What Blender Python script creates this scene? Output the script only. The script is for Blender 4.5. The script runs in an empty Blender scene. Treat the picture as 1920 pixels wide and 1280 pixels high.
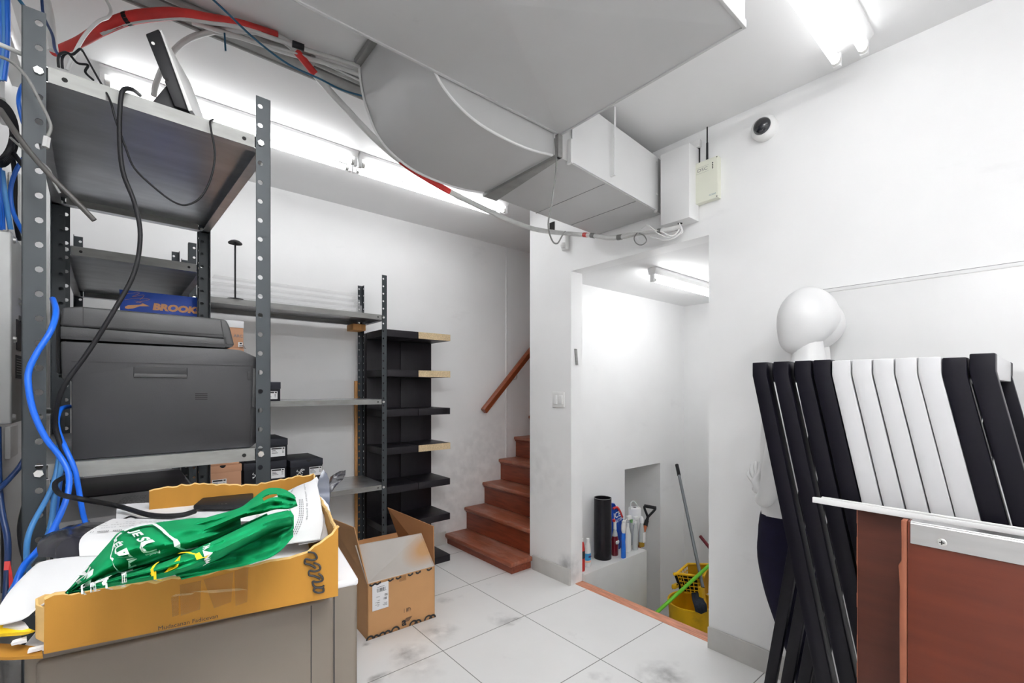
import bpy, bmesh, math, random
from mathutils import Vector, Matrix
random.seed(7)
S = bpy.context.scene
COL = S.collection
PI = math.pi

# ------------------------------------------------------------------ camera, world, exposure
F, YAW, HY, CH = 858.7, math.radians(49.92), 727.4, 1.3        # focal length in px of 1920, azimuth, horizon row, eye height
FW = (math.cos(YAW), math.sin(YAW)); RT = (math.sin(YAW), -math.cos(YAW))
cd = bpy.data.cameras.new('camera'); cam = bpy.data.objects.new('camera', cd); COL.objects.link(cam)
cam.location = (0, 0, CH); cam.rotation_euler = (PI/2, 0, YAW - PI/2)
cd.sensor_width = 36; cd.lens = F/1920*36; cd.shift_y = (HY-640)/1920; cd.clip_start = 0.02
S.camera = cam
w = bpy.data.worlds.new('world'); S.world = w; w.use_nodes = True
w.node_tree.nodes['Background'].inputs[0].default_value = (1, 1, 1, 1)
w.node_tree.nodes['Background'].inputs[1].default_value = 0.0
S.view_settings.view_transform = 'Standard'; S.view_settings.look = 'None'
S.view_settings.gamma = 1; S.view_settings.use_curve_mapping = False
S.view_settings.exposure = 1.15
TUBE = 22.0                                                     # emission of the fluorescent tubes
S.cycles.max_bounces = 10; S.cycles.diffuse_bounces = 7; S.cycles.glossy_bounces = 4
S.cycles.sample_clamp_indirect = 8.0
S.cycles.caustics_reflective = False; S.cycles.caustics_refractive = False
S.cycles.use_denoising = True

# ------------------------------------------------------------------ helpers
def at(px, py, X=None, Y=None, Z=None, D=None):
    """the point of the place that the photograph shows at a pixel, on the given plane"""
    t = (px-960)/F; u = (HY-py)/F
    d = (FW[0]+t*RT[0], FW[1]+t*RT[1], u)
    s = X/d[0] if X is not None else Y/d[1] if Y is not None else (Z-CH)/d[2] if Z is not None else D
    return Vector((d[0]*s, d[1]*s, d[2]*s+CH))

def tag(o, label=None, cat=None, group=None, kind=None):
    if label: o['label'] = label
    if cat: o['category'] = cat
    if group: o['group'] = group
    if kind: o['kind'] = kind
    return o

def empty(name, loc, label=None, cat=None, group=None, rz=0):
    o = bpy.data.objects.new(name, None); COL.objects.link(o); o.location = loc; o.rotation_euler.z = rz
    o.empty_display_size = 0.05
    return tag(o, label, cat, group)

class MB:
    def __init__(self): self.b = bmesh.new()
    def verts_faces(self, vs, fs):
        v = [self.b.verts.new(p) for p in vs]
        for f in fs:
            try: self.b.faces.new([v[i] for i in f])
            except ValueError: pass
        return v
    def box(self, x0, x1, y0, y1, z0, z1, bev=0, seg=2, m=None):
        t = bmesh.new()
        bmesh.ops.create_cube(t, size=1)
        for v in t.verts:
            v.co = Vector(((x0+x1)/2+v.co.x*(x1-x0), (y0+y1)/2+v.co.y*(y1-y0), (z0+z1)/2+v.co.z*(z1-z0)))
        if bev: bmesh.ops.bevel(t, geom=t.edges[:], offset=bev, segments=seg, profile=0.5, affect='EDGES')
        return self.merge(t, m)
    def merge(self, t, m=None):
        if m is not None: bmesh.ops.transform(t, matrix=m, verts=t.verts)
        me = bpy.data.meshes.new('tmp'); t.to_mesh(me); t.free(); self.b.from_mesh(me); bpy.data.meshes.remove(me)
        return self
    def hexa(self, p, bev=0, seg=2):
        """eight corners: bottom ring then top ring"""
        t = bmesh.new(); v = [t.verts.new(q) for q in p]
        for f in ((3,2,1,0),(4,5,6,7),(0,1,5,4),(1,2,6,5),(2,3,7,6),(3,0,4,7)): t.faces.new([v[i] for i in f])
        bmesh.ops.recalc_face_normals(t, faces=t.faces)
        if bev: bmesh.ops.bevel(t, geom=t.edges[:], offset=bev, segments=seg, profile=0.5, affect='EDGES')
        return self.merge(t)
    def prism(self, pts, d, bev=0, seg=2):
        """polygon of 3-D points swept by vector d"""
        t = bmesh.new(); d = Vector(d); n = len(pts)
        a = [t.verts.new(Vector(p)) for p in pts]; b = [t.verts.new(Vector(p)+d) for p in pts]
        t.faces.new(a); t.faces.new(b[::-1])
        for i in range(n): t.faces.new((a[i], b[i], b[(i+1) % n], a[(i+1) % n]))
        bmesh.ops.recalc_face_normals(t, faces=t.faces)
        if bev: bmesh.ops.bevel(t, geom=t.edges[:], offset=bev, segments=seg, profile=0.5, affect='EDGES')
        return self.merge(t)
    def cyl(self, a, b, r, r2=None, n=16, cap=True):
        a, b = Vector(a), Vector(b); r2 = r if r2 is None else r2
        z = (b-a).normalized(); x = z.orthogonal().normalized(); y = z.cross(x)
        A = [self.b.verts.new(a+(x*math.cos(2*PI*i/n)+y*math.sin(2*PI*i/n))*r) for i in range(n)]
        B = [self.b.verts.new(b+(x*math.cos(2*PI*i/n)+y*math.sin(2*PI*i/n))*r2) for i in range(n)]
        for i in range(n): self.b.faces.new((A[i], A[(i+1) % n], B[(i+1) % n], B[i]))
        if cap: self.b.faces.new(A[::-1]); self.b.faces.new(B)
        return self
    def lathe(self, prof, c=(0,0,0), n=24, sx=1, sy=1, cap=True):
        """profile of (r, z) about the vertical axis"""
        c = Vector(c); rings = []
        for r, z in prof:
            rings.append([self.b.verts.new(c+Vector((r*sx*math.cos(2*PI*i/n), r*sy*math.sin(2*PI*i/n), z))) for i in range(n)])
        for p, q in zip(rings, rings[1:]):
            for i in range(n): self.b.faces.new((p[i], p[(i+1) % n], q[(i+1) % n], q[i]))
        if cap: self.b.faces.new(rings[0][::-1]); self.b.faces.new(rings[-1])
        return self
    def tube(self, pts, r, n=8, sub=6, cap=True, smooth=True):
        P = spline(pts, sub) if smooth and len(pts) > 2 else [Vector(p) for p in pts]
        rad = r if callable(r) else (lambda t: r)
        T = [(P[min(i+1, len(P)-1)]-P[max(i-1, 0)]).normalized() for i in range(len(P))]
        x = T[0].orthogonal().normalized(); rings = []
        for i, p in enumerate(P):
            x = (x-T[i]*x.dot(T[i])).normalized(); y = T[i].cross(x); q = rad(i/(len(P)-1))
            rings.append([self.b.verts.new(p+(x*math.cos(2*PI*k/n)+y*math.sin(2*PI*k/n))*q) for k in range(n)])
        for a, b in zip(rings, rings[1:]):
            for k in range(n): self.b.faces.new((a[k], a[(k+1) % n], b[(k+1) % n], b[k]))
        if cap: self.b.faces.new(rings[0][::-1]); self.b.faces.new(rings[-1])
        return self
    def grid(self, rows, thick=0):
        """rows of points -> a sheet, optionally with thickness"""
        n, m = len(rows), len(rows[0])
        V = [[self.b.verts.new(p) for p in r] for r in rows]
        fs = []
        for i in range(n-1):
            for j in range(m-1): fs.append(self.b.faces.new((V[i][j], V[i+1][j], V[i+1][j+1], V[i][j+1])))
        if thick:
            bmesh.ops.recalc_face_normals(self.b, faces=fs)
            bmesh.ops.solidify(self.b, geom=fs, thickness=thick)
        return self
    def build(self, name, material, parent=None, smooth=True, angle=40, loc=None):
        b = self.b
        b.normal_update()
        me = bpy.data.meshes.new(name)
        if loc is not None: bmesh.ops.translate(b, vec=-Vector(loc), verts=b.verts)
        elif parent is not None: bmesh.ops.transform(b, matrix=wm(parent).inverted(), verts=b.verts)
        b.to_mesh(me); b.free()
        if smooth:
            me.polygons.foreach_set('use_smooth', [True]*len(me.polygons))
            me.set_sharp_from_angle(angle=math.radians(angle))
        me.materials.append(material)
        o = bpy.data.objects.new(name, me); COL.objects.link(o)
        if loc is not None: o.location = loc
        if parent is not None: o.parent = parent
        return o

def VF(vs, fs):
    b_ = MB(); b_.verts_faces(vs, fs); return b_
def spline(pts, sub=6):
    P = [Vector(p) for p in pts]; out = []
    for i in range(len(P)-1):
        p0 = P[max(i-1, 0)]; p1 = P[i]; p2 = P[i+1]; p3 = P[min(i+2, len(P)-1)]
        for k in range(sub):
            t = k/sub
            out.append(0.5*((2*p1)+(p2-p0)*t+(2*p0-5*p1+4*p2-p3)*t*t+(3*p1-p0-3*p2+p3)*t**3))
    out.append(P[-1]); return out

def wm(o):
    return (wm(o.parent) @ o.matrix_basis) if o.parent else o.matrix_basis.copy()

FONT = {}
def textmesh(s, size, bold=0.0, align='CENTER', sx=1.0, shear=0.0):
    c = bpy.data.curves.new('txt', 'FONT'); c.body = s; c.size = size; c.align_x = align; c.align_y = 'CENTER'
    c.offset = bold; c.shear = shear; c.resolution_u = 3
    o = bpy.data.objects.new('txt', c); COL.objects.link(o)
    me = bpy.data.meshes.new_from_object(o)
    bpy.data.objects.remove(o); bpy.data.curves.remove(c)
    vs = [Vector((v.co.x*sx, v.co.y, 0)) for v in me.vertices]; fs = [tuple(p.vertices) for p in me.polygons]
    bpy.data.meshes.remove(me)
    return vs, fs
def text_on(mb, s, size, o, x, y, **k):
    """lettering in the plane through o with unit axes x (reading direction) and y (up)"""
    o, x, y = Vector(o), Vector(x).normalized(), Vector(y).normalized()
    vs, fs = textmesh(s, size, **k)
    mb.verts_faces([o+x*v.x+y*v.y for v in vs], fs)
    return mb
def quad_on(mb, o, x, y, x0, x1, y0, y1):
    o, x, y = Vector(o), Vector(x).normalized(), Vector(y).normalized()
    mb.verts_faces([o+x*x0+y*y0, o+x*x1+y*y0, o+x*x1+y*y1, o+x*x0+y*y1], [(0,1,2,3)])
    return mb
def evaluated(o):
    dg = bpy.context.evaluated_depsgraph_get()
    return bpy.data.meshes.new_from_object(o.evaluated_get(dg))
def copy_tree(o, parent=None):
    c = o.copy(); COL.objects.link(c)
    if parent is not None: c.parent = parent
    for ch in list(o.children): copy_tree(ch, c)
    return c

# ------------------------------------------------------------------ materials
def srgb(r, g, b):
    f = lambda c: (c/255/12.92) if c/255 <= .04045 else ((c/255+.055)/1.055)**2.4
    return (f(r), f(g), f(b), 1)
def mat(name, col, rough=.6, metal=0, var=.06, scale=8, bump=0, bscale=60, spec=.5, coat=0, trans=0, stretch=(1,1,1), alpha=1, ior=None, var2=None):
    m = bpy.data.materials.new(name); m.use_nodes = True; nt = m.node_tree; N = nt.nodes; L = nt.links
    p = N['Principled BSDF']; p.inputs['Roughness'].default_value = rough; p.inputs['Metallic'].default_value = metal
    p.inputs['Specular IOR Level'].default_value = spec; p.inputs['Coat Weight'].default_value = coat
    p.inputs['Transmission Weight'].default_value = trans; p.inputs['Alpha'].default_value = alpha
    if ior: p.inputs['IOR'].default_value = ior
    tc = N.new('ShaderNodeTexCoord'); mp = N.new('ShaderNodeMapping'); mp.inputs['Scale'].default_value = stretch
    L.new(tc.outputs['Object'], mp.inputs[0])
    nz = N.new('ShaderNodeTexNoise'); nz.inputs['Scale'].default_value = scale; nz.inputs['Detail'].default_value = 5
    L.new(mp.outputs[0], nz.inputs['Vector'])
    rp = N.new('ShaderNodeValToRGB'); e = rp.color_ramp.elements
    c = col if len(col) == 4 else (*col, 1)
    lo = var2 if var2 else tuple(max(0, x*(1-var)) for x in c[:3])+(1,)
    hi = tuple(min(1, x*(1+var)) for x in c[:3])+(1,)
    e[0].position = .3; e[0].color = lo; e[1].position = .7; e[1].color = hi
    L.new(nz.outputs['Fac'], rp.inputs[0]); L.new(rp.outputs[0], p.inputs['Base Color'])
    if bump:
        n2 = N.new('ShaderNodeTexNoise'); n2.inputs['Scale'].default_value = bscale; n2.inputs['Detail'].default_value = 4
        L.new(mp.outputs[0], n2.inputs['Vector'])
        bp = N.new('ShaderNodeBump'); bp.inputs['Strength'].default_value = bump; bp.inputs['Distance'].default_value = .004
        L.new(n2.outputs['Fac'], bp.inputs['Height']); L.new(bp.outputs[0], p.inputs['Normal'])
    return m
def emit(name, col, k):
    m = bpy.data.materials.new(name); m.use_nodes = True; nt = m.node_tree
    nt.nodes.remove(nt.nodes['Principled BSDF']); e = nt.nodes.new('ShaderNodeEmission')
    e.inputs[0].default_value = (*col, 1); e.inputs[1].default_value = k
    nt.links.new(e.outputs[0], nt.nodes['Material Output'].inputs[0]); return m
def add_scuffs(m, dark, amount, scale=3.0, stretch=(1,1,1), lo=.62, hi=.75):
    """worn grey marks with a shape of their own, blended over the paint"""
    nt = m.node_tree; N = nt.nodes; L = nt.links; p = N['Principled BSDF']
    src = p.inputs['Base Color'].links[0].from_socket
    tc = N.new('ShaderNodeTexCoord'); mp = N.new('ShaderNodeMapping'); mp.inputs['Scale'].default_value = stretch
    L.new(tc.outputs['Object'], mp.inputs[0])
    a = N.new('ShaderNodeTexNoise'); a.inputs['Scale'].default_value = scale; a.inputs['Detail'].default_value = 8; a.inputs['Roughness'].default_value = .65
    L.new(mp.outputs[0], a.inputs['Vector'])
    r = N.new('ShaderNodeMapRange'); r.inputs[1].default_value = lo; r.inputs[2].default_value = hi; r.inputs[4].default_value = amount
    L.new(a.outputs['Fac'], r.inputs[0])
    mx = N.new('ShaderNodeMix'); mx.data_type = 'RGBA'; L.new(r.outputs[0], mx.inputs[0]); L.new(src, mx.inputs[6])
    mx.inputs[7].default_value = (*dark, 1); L.new(mx.outputs[2], p.inputs['Base Color'])
    return m
def spots(m, dark, lst):
    """stains of their own shape at given places: (x, y, z, radius, strength)"""
    nt = m.node_tree; N = nt.nodes; L = nt.links; p = N['Principled BSDF']
    tc = N.new('ShaderNodeTexCoord')
    nz = N.new('ShaderNodeTexNoise'); nz.inputs['Scale'].default_value = 14; nz.inputs['Detail'].default_value = 6
    L.new(tc.outputs['Object'], nz.inputs['Vector'])
    n9 = N.new('ShaderNodeTexNoise'); n9.inputs['Scale'].default_value = 9; n9.inputs['Detail'].default_value = 4
    L.new(tc.outputs['Object'], n9.inputs['Vector'])
    ad = N.new('ShaderNodeVectorMath'); ad.operation = 'MULTIPLY_ADD'; L.new(n9.outputs['Color'], ad.inputs[0])
    ad.inputs[1].default_value = (.12, .12, .12); 
    off = N.new('ShaderNodeVectorMath'); off.operation = 'SUBTRACT'; L.new(tc.outputs['Object'], off.inputs[0]); off.inputs[1].default_value = (.06, .06, .06)
    L.new(off.outputs[0], ad.inputs[2])
    for x, y, z, rad, k in lst:
        d = N.new('ShaderNodeVectorMath'); d.operation = 'DISTANCE'; L.new(ad.outputs[0], d.inputs[0]); d.inputs[1].default_value = (x, y, z)
        r = N.new('ShaderNodeMapRange'); r.inputs[1].default_value = rad; r.inputs[2].default_value = 0; r.inputs[4].default_value = k
        L.new(d.outputs['Value'], r.inputs[0])
        mu = N.new('ShaderNodeMath'); mu.operation = 'MULTIPLY'; L.new(r.outputs[0], mu.inputs[0])
        n2 = N.new('ShaderNodeMapRange'); n2.inputs[1].default_value = .35; n2.inputs[2].default_value = .65; L.new(nz.outputs['Fac'], n2.inputs[0])
        L.new(n2.outputs[0], mu.inputs[1])
        src = p.inputs['Base Color'].links[0].from_socket
        mx = N.new('ShaderNodeMix'); mx.data_type = 'RGBA'; L.new(mu.outputs[0], mx.inputs[0]); L.new(src, mx.inputs[6])
        mx.inputs[7].default_value = (*dark, 1); L.new(mx.outputs[2], p.inputs['Base Color'])
    return m

M = {}
M['wall'] = mat('wall_paint', (.88, .88, .88), .55, var=.02, scale=3, bump=.05, bscale=90)
add_scuffs(M['wall'], (.5, .5, .5), .15, 2.2, lo=.66, hi=.85)
M['wallb'] = mat('wall_paint_scuffed', (.88, .88, .88), .55, var=.02, scale=3, bump=.05, bscale=90)
add_scuffs(M['wallb'], (.4, .4, .41), .2, 2.6, (1, 1, 2.2), lo=.63, hi=.85)
spots(M['wallb'], (.25, .25, .26), [(2.2, 3.29, .5, .45, .2), (2.5, 3.29, .75, .45, .18), (2.0, 3.29, .25, .3, .2), (2.24, 2.4, .7, .4, .15), (2.24, 2.1, .1, .12, .8)])
M['ceil'] = mat('ceiling_paint', (.82, .82, .82), .6, var=.015, scale=3)
M['base'] = mat('grey_base_tile', (.57, .56, .54), .35, var=.05)
M['duct'] = mat('duct_paint', (.54, .54, .54), .42, var=.02, scale=4, bump=.03, bscale=12)
add_scuffs(M['duct'], (.28, .28, .28), .35, 7, (1, 1, 1), lo=.66, hi=.78)
M['ductw'] = mat('duct_side_paint', (.80, .80, .80), .45, var=.02, scale=4)
M['white'] = mat('white_enamel', (.83, .83, .83), .3, var=.01)
M['whiteplastic'] = mat('white_plastic', (.80, .80, .79), .4, var=.015)
M['cable_white'] = mat('white_cable_jacket', (.60, .60, .59), .5, var=.08, scale=20)
TUBES = {}
def tube_mat(k):
    if k not in TUBES: TUBES[k] = emit('tube_glow', (.985, .993, 1), TUBE*k)
    return TUBES[k]
M['dark'] = mat('dark_void', (.015, .014, .014), .9, var=.2)
M['post'] = mat('slate_grey_post', srgb(54, 60, 64), .5, metal=.1, var=.05, scale=14)
M['galv'] = mat('galvanised_steel', (.62, .63, .65), .34, metal=.85, var=.12, scale=7, bump=.05, bscale=30, stretch=(1, 3, 1))
M['galvw'] = mat('worn_zinc_lip', (.28, .28, .27), .55, metal=.3, var=.12, scale=16, stretch=(1, 1, 4))
M['bolt'] = mat('zinc_bolt', (.75, .75, .73), .3, metal=.9)
M['black'] = mat('black_plastic', (.014, .014, .016), .5, var=.1, spec=.25)
M['printer'] = mat('charcoal_plastic', srgb(54, 54, 56), .5, var=.03, scale=30, bump=.06, bscale=400)
M['printer2'] = mat('charcoal_plastic_lid', srgb(66, 66, 67), .5, var=.03, scale=30, bump=.06, bscale=400)
M['pdark'] = mat('dark_charcoal_recess', srgb(38, 38, 40), .6)
M['card'] = mat('brown_cardboard', srgb(196, 148, 100), .8, var=.06, scale=5, bump=.05, bscale=50)
M['cardin'] = mat('cardboard_inside', srgb(180, 130, 86), .85, var=.06, scale=5)
M['cardgold'] = mat('golden_cardboard', srgb(168, 118, 36), .75, var=.08, scale=6, bump=.06, bscale=40, stretch=(3, 3, 1))
M['cardedge'] = mat('torn_cardboard_edge', srgb(214, 178, 116), .9, var=.12, scale=40)
M['cardtan'] = mat('tan_shoe_box', srgb(196, 148, 116), .75, var=.04)
M['boxblack'] = mat('black_shoe_box', srgb(27, 28, 35), .6, spec=.3, var=.06)
M['boxlid'] = mat('charcoal_shoe_box_lid', srgb(40, 42, 50), .55, spec=.3, var=.05)
M['paper'] = mat('white_paper', (.82, .82, .83), .7, var=.015)
M['paperg'] = mat('greyish_paper', (.66, .66, .68), .7, var=.03)
M['ink'] = mat('black_ink', (.03, .03, .032), .7)
M['greyink'] = mat('grey_ink', (.22, .22, .23), .7)
M['whiteink'] = mat('white_print', (.85, .86, .86), .6)
M['cab'] = mat('grey_cabinet_enamel', srgb(112, 104, 94), .4, var=.02, scale=2)
M['cabtop'] = mat('pale_cabinet_top', (.72, .72, .74), .35, var=.02)
M['green'] = mat('green_nonwoven_fabric', srgb(14, 138, 84), .9, var=.1, scale=9, bump=.12, bscale=160, spec=.12)
M['yellow'] = mat('yellow_print', srgb(250, 214, 12), .6, var=.03)
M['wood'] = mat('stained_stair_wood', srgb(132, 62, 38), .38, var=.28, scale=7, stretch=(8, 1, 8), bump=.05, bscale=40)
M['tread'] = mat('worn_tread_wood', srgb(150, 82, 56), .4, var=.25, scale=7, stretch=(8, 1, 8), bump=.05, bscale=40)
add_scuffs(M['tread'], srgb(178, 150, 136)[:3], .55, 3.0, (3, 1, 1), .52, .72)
M['rail'] = mat('handrail_wood', srgb(140, 70, 38), .35, var=.2, scale=12, stretch=(1, 6, 6))
M['thresh'] = mat('threshold_wood', srgb(214, 146, 116), .45, var=.28, scale=9, stretch=(14, 1, 3))
M['plank'] = mat('pine_plank', srgb(206, 150, 88), .6, var=.15, scale=8, stretch=(8, 8, .8))
M['lack'] = mat('black_brown_veneer', srgb(30, 27, 33), .45, spec=.35, var=.15, scale=10, stretch=(8, 8, .7))
M['chip'] = mat('raw_chipboard', srgb(206, 184, 148), .9, var=.18, scale=120)
M['brown'] = mat('brown_painted_board', srgb(94, 41, 25), .42, var=.12, scale=6, stretch=(1, 1, 8), bump=.06, bscale=60)
add_scuffs(M['brown'], srgb(196, 150, 124)[:3], .5, 9, (1, 1, 1), .68, .74)
M['brownd'] = mat('dark_brown_board', srgb(80, 38, 26), .5, var=.12, scale=6, stretch=(1, 1, 8), bump=.06, bscale=60)
M['brownedge'] = mat('chipped_brown_edge', srgb(138, 80, 56), .6, var=.15, scale=20)
M['alu'] = mat('aluminium_trim', (.62, .62, .62), .3, metal=.95, var=.05, scale=10, stretch=(1, 1, 6))
M['blacklac'] = mat('black_lacquer', (.004, .0035, .007), .38, spec=.2, var=.15, bump=.03, bscale=40)
M['whitelac'] = mat('white_lacquer', (.52, .52, .53), .3, var=.015)
M['mann'] = mat('matt_white_mannequin', (.70, .70, .70), .42, var=.01)
M['navy'] = mat('navy_leggings_fabric', srgb(24, 22, 42), .85, spec=.15, var=.15, scale=30, bump=.05, bscale=200)
M['blue'] = mat('blue_cable_jacket', srgb(24, 98, 196), .4, var=.1)
M['bluel'] = mat('light_blue_cable_jacket', srgb(66, 130, 190), .42, var=.1)
M['bluev'] = mat('vivid_blue_cable_jacket', srgb(20, 104, 224), .38, var=.06)
M['navyc'] = mat('dark_blue_cable_jacket', srgb(24, 52, 100), .42, var=.1)
M['blackc'] = mat('black_cable_jacket', (.012, .012, .014), .5, var=.15, spec=.25)
M['greyc'] = mat('grey_cable_jacket', srgb(120, 120, 118), .5, var=.1)
M['teal'] = mat('teal_wire_jacket', srgb(24, 84, 116), .45)
M['red'] = mat('red_sleeve', srgb(196, 44, 40), .5, var=.25, scale=12)
M['ivory'] = mat('ivory_plastic', srgb(228, 229, 214), .45, var=.01)
M['glossblack'] = mat('black_glass', (.01, .011, .016), .06, spec=.8)
M['boxgrey'] = mat('hammered_grey_enamel', srgb(160, 161, 160), .42, metal=.25, var=.06, scale=9, bump=.06, bscale=120)
M['bluebox'] = mat('royal_blue_card', srgb(16, 72, 178), .5, var=.05)
M['orange'] = mat('orange_print', srgb(226, 164, 116), .6)
M['whiteboard'] = mat('glossy_whiteboard', (.80, .80, .80), .03, var=.005, ior=2.4)
M['acryl'] = mat('clear_acrylic', (.95, .96, .97), .05, var=0, trans=.9, ior=1.2, alpha=.3)
M['bagblack'] = mat('black_plastic_film', (.02, .02, .028), .18, var=.2, bump=.35, bscale=14)
M['mopyellow'] = mat('mop_bucket_yellow', srgb(238, 186, 10), .45, var=.12, scale=7)
add_scuffs(M['mopyellow'], srgb(150, 104, 20)[:3], .5, 5, (1, 1, 1), .55, .75)
M['lime'] = mat('lime_green_handle', srgb(112, 204, 44), .4)
M['steelpole'] = mat('grey_pole', srgb(118, 122, 126), .4, metal=.3)
M['maroon'] = mat('maroon_handle', srgb(110, 24, 36), .45)
M['conduit'] = mat('dull_steel_conduit', srgb(150, 150, 148), .5, metal=.5, var=.15, scale=12)
M['tape'] = mat('clear_packing_tape', srgb(160, 108, 50), .2, var=.22, scale=26, alpha=.35)
# ------------------------------------------------------------------ the setting
XW, YB, CE, XL = 2.24, 3.29, 2.61, -.30          # right wall, back wall, ceiling, left wall
DY0, DY1, DZ = 1.125, 2.057, 2.07                # doorway to the sunken alcove
AF = -.76                                        # alcove floor
def struct(name, mb, m, **k): return tag(mb.build(name, m, **k), kind='structure')

def floor_material():
    m = mat('porcelain_floor_tile', (.90, .895, .885), .28, var=.025, scale=2.2)
    nt = m.node_tree; N = nt.nodes; L = nt.links; p = N['Principled BSDF']
    tc = N.new('ShaderNodeTexCoord'); sp = N.new('ShaderNodeSeparateXYZ'); L.new(tc.outputs['Object'], sp.inputs[0])
    def line(axis, off, pitch):
        a = N.new('ShaderNodeMath'); a.operation = 'SUBTRACT'; L.new(sp.outputs[axis], a.inputs[0]); a.inputs[1].default_value = off - 40*pitch - pitch/2
        b = N.new('ShaderNodeMath'); b.operation = 'MODULO'; L.new(a.outputs[0], b.inputs[0]); b.inputs[1].default_value = pitch
        c = N.new('ShaderNodeMath'); c.operation = 'SUBTRACT'; L.new(b.outputs[0], c.inputs[0]); c.inputs[1].default_value = pitch/2
        d = N.new('ShaderNodeMath'); d.operation = 'ABSOLUTE'; L.new(c.outputs[0], d.inputs[0])
        e = N.new('ShaderNodeMath'); e.operation = 'LESS_THAN'; L.new(d.outputs[0], e.inputs[0]); e.inputs[1].default_value = .0022
        return e
    a = line(0, 1.198, .541); b = line(1, 1.955, .548)
    c = N.new('ShaderNodeMath'); c.operation = 'MAXIMUM'; L.new(a.outputs[0], c.inputs[0]); L.new(b.outputs[0], c.inputs[1])
    src = p.inputs['Base Color'].links[0].from_socket
    mx = N.new('ShaderNodeMix'); mx.data_type = 'RGBA'; L.new(c.outputs[0], mx.inputs[0]); L.new(src, mx.inputs[6]); mx.inputs[7].default_value = (.26, .255, .25, 1)
    L.new(mx.outputs[2], p.inputs['Base Color'])
    add_scuffs(m, (.42, .41, .40), .3, 4.0, lo=.64, hi=.8)
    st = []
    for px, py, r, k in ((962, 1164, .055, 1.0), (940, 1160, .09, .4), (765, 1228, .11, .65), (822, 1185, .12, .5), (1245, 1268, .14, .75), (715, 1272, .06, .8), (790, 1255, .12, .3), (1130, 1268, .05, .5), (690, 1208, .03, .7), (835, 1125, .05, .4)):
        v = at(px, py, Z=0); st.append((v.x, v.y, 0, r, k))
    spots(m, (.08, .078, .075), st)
    return m
struct('floor', MB().box(XL-.1, XW+.04, -1.7, YB+.1, -.1, 0).box(XW, 4.1, 2.46, YB+.1, -.1, 0), floor_material())
struct('ceiling', MB().box(XL-.1, 4.2, -1.7, YB+.1, CE, CE+.08), M['ceil'])
struct('wall_left', MB().box(XL-.1, XL, -1.7, YB+.1, 0, CE), M['wall'])
struct('wall_back', MB().box(XL, 4.1, YB, YB+.1, 0, CE), M['wallb'])
struct('wall_behind', MB().box(XL, XW+.11, -1.7, -1.6, 0, CE), M['wall'])
b = MB()
b.box(XW, XW+.11, -1.6, DY0, 0, CE)
b.box(XW, XW+.11, DY0, DY1, DZ, CE)
struct('wall_right', b, M['wallb'])
b = MB()
b.box(XW, XW+.11, DY1, 2.46, 0, CE)
b.box(XW+.11, 3.1, 2.26, 2.46, AF, CE).box(3.62, 4.1, 2.26, 2.46, AF, CE).box(3.1, 3.62, 2.26, 2.46, .638, CE)
struct('wall_partition', b, M['wallb'])
b = MB().box(4.02, 4.1, .75, 2.26, AF, CE).box(XW+.11, 4.02, .75, .83, AF, CE)
struct('wall_alcove', b, M['wall'])
struct('wall_step', MB().box(2.28, 2.352, .83, 2.26, AF, -.022), M['wall'])
struct('ceiling_alcove', MB().box(XW+.11, 4.02, .83, 2.26, DZ, CE), M['ceil'])
struct('floor_alcove', MB().box(2.28, 4.1, .75, 3.0, AF-.1, AF), mat('grey_concrete', (.4, .4, .39), .6))
b = MB().box(3.0, 3.7, 2.76, 2.81, AF, .69).box(3.05, 3.1, 2.46, 2.76, AF, .64).box(3.62, 3.67, 2.46, 2.76, AF, .64).box(3.05, 3.67, 2.46, 2.76, .64, .69)
struct('wall_closet', b, M['wall'])
struct('wall_stair', MB().box(4.1, 4.2, 2.26, YB+.1, 0, CE), M['wall'])
struct('trim_1', MB().box(2.278, 2.352, DY0, DY1, -.02, .004, .004), M['thresh'])
struct('trim_2', MB().box(2.69, 2.712, YB-.006, YB, .6, CE, .002), M['wall'])
bh = .105
struct('baseboard_right', MB().box(XW-.014, XW, -1.6, DY0, 0, bh, .002).box(XW-.014, XW, DY1, 2.42, 0, bh, .002), M['base'])
struct('baseboard_back', MB().box(XL, 2.04, YB-.014, YB, 0, bh, .002), M['base'])

# ledge in the alcove
struct('trim_3', MB().box(2.352, 3.075, 2.035, 2.26, AF, .05, .003), mat('ledge_paint', (.70, .70, .69), .5, var=.03))

# staircase climbing away to the right along the back wall
st = empty('staircase', (2.05, 2.9, 0), 'worn reddish brown wooden staircase climbing to the right along the back wall', 'staircase')
nose = [2.03, 2.225, 2.418, 2.602, 2.786, 2.97, 3.154, 3.338, 3.522]
zt = [.088, .276, .465, .655, .845, 1.035, 1.225, 1.415, 1.605]
for i, (x, z) in enumerate(zip(nose, zt)):
    y0 = 2.42 if i == 0 else 2.462
    x1 = nose[i+1]+.03 if i+1 < len(nose) else x+.3
    b = MB()
    if i == 0:
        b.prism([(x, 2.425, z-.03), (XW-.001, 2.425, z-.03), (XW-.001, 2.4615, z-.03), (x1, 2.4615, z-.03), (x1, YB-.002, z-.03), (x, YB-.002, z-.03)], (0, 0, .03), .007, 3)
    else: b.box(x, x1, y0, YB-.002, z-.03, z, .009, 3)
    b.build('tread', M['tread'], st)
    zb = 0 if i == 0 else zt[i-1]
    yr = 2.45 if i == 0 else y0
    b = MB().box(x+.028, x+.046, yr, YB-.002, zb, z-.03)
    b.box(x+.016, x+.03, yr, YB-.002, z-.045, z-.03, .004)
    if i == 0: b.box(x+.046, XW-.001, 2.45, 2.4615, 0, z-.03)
    b.build('riser', M['wood'], st)
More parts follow.
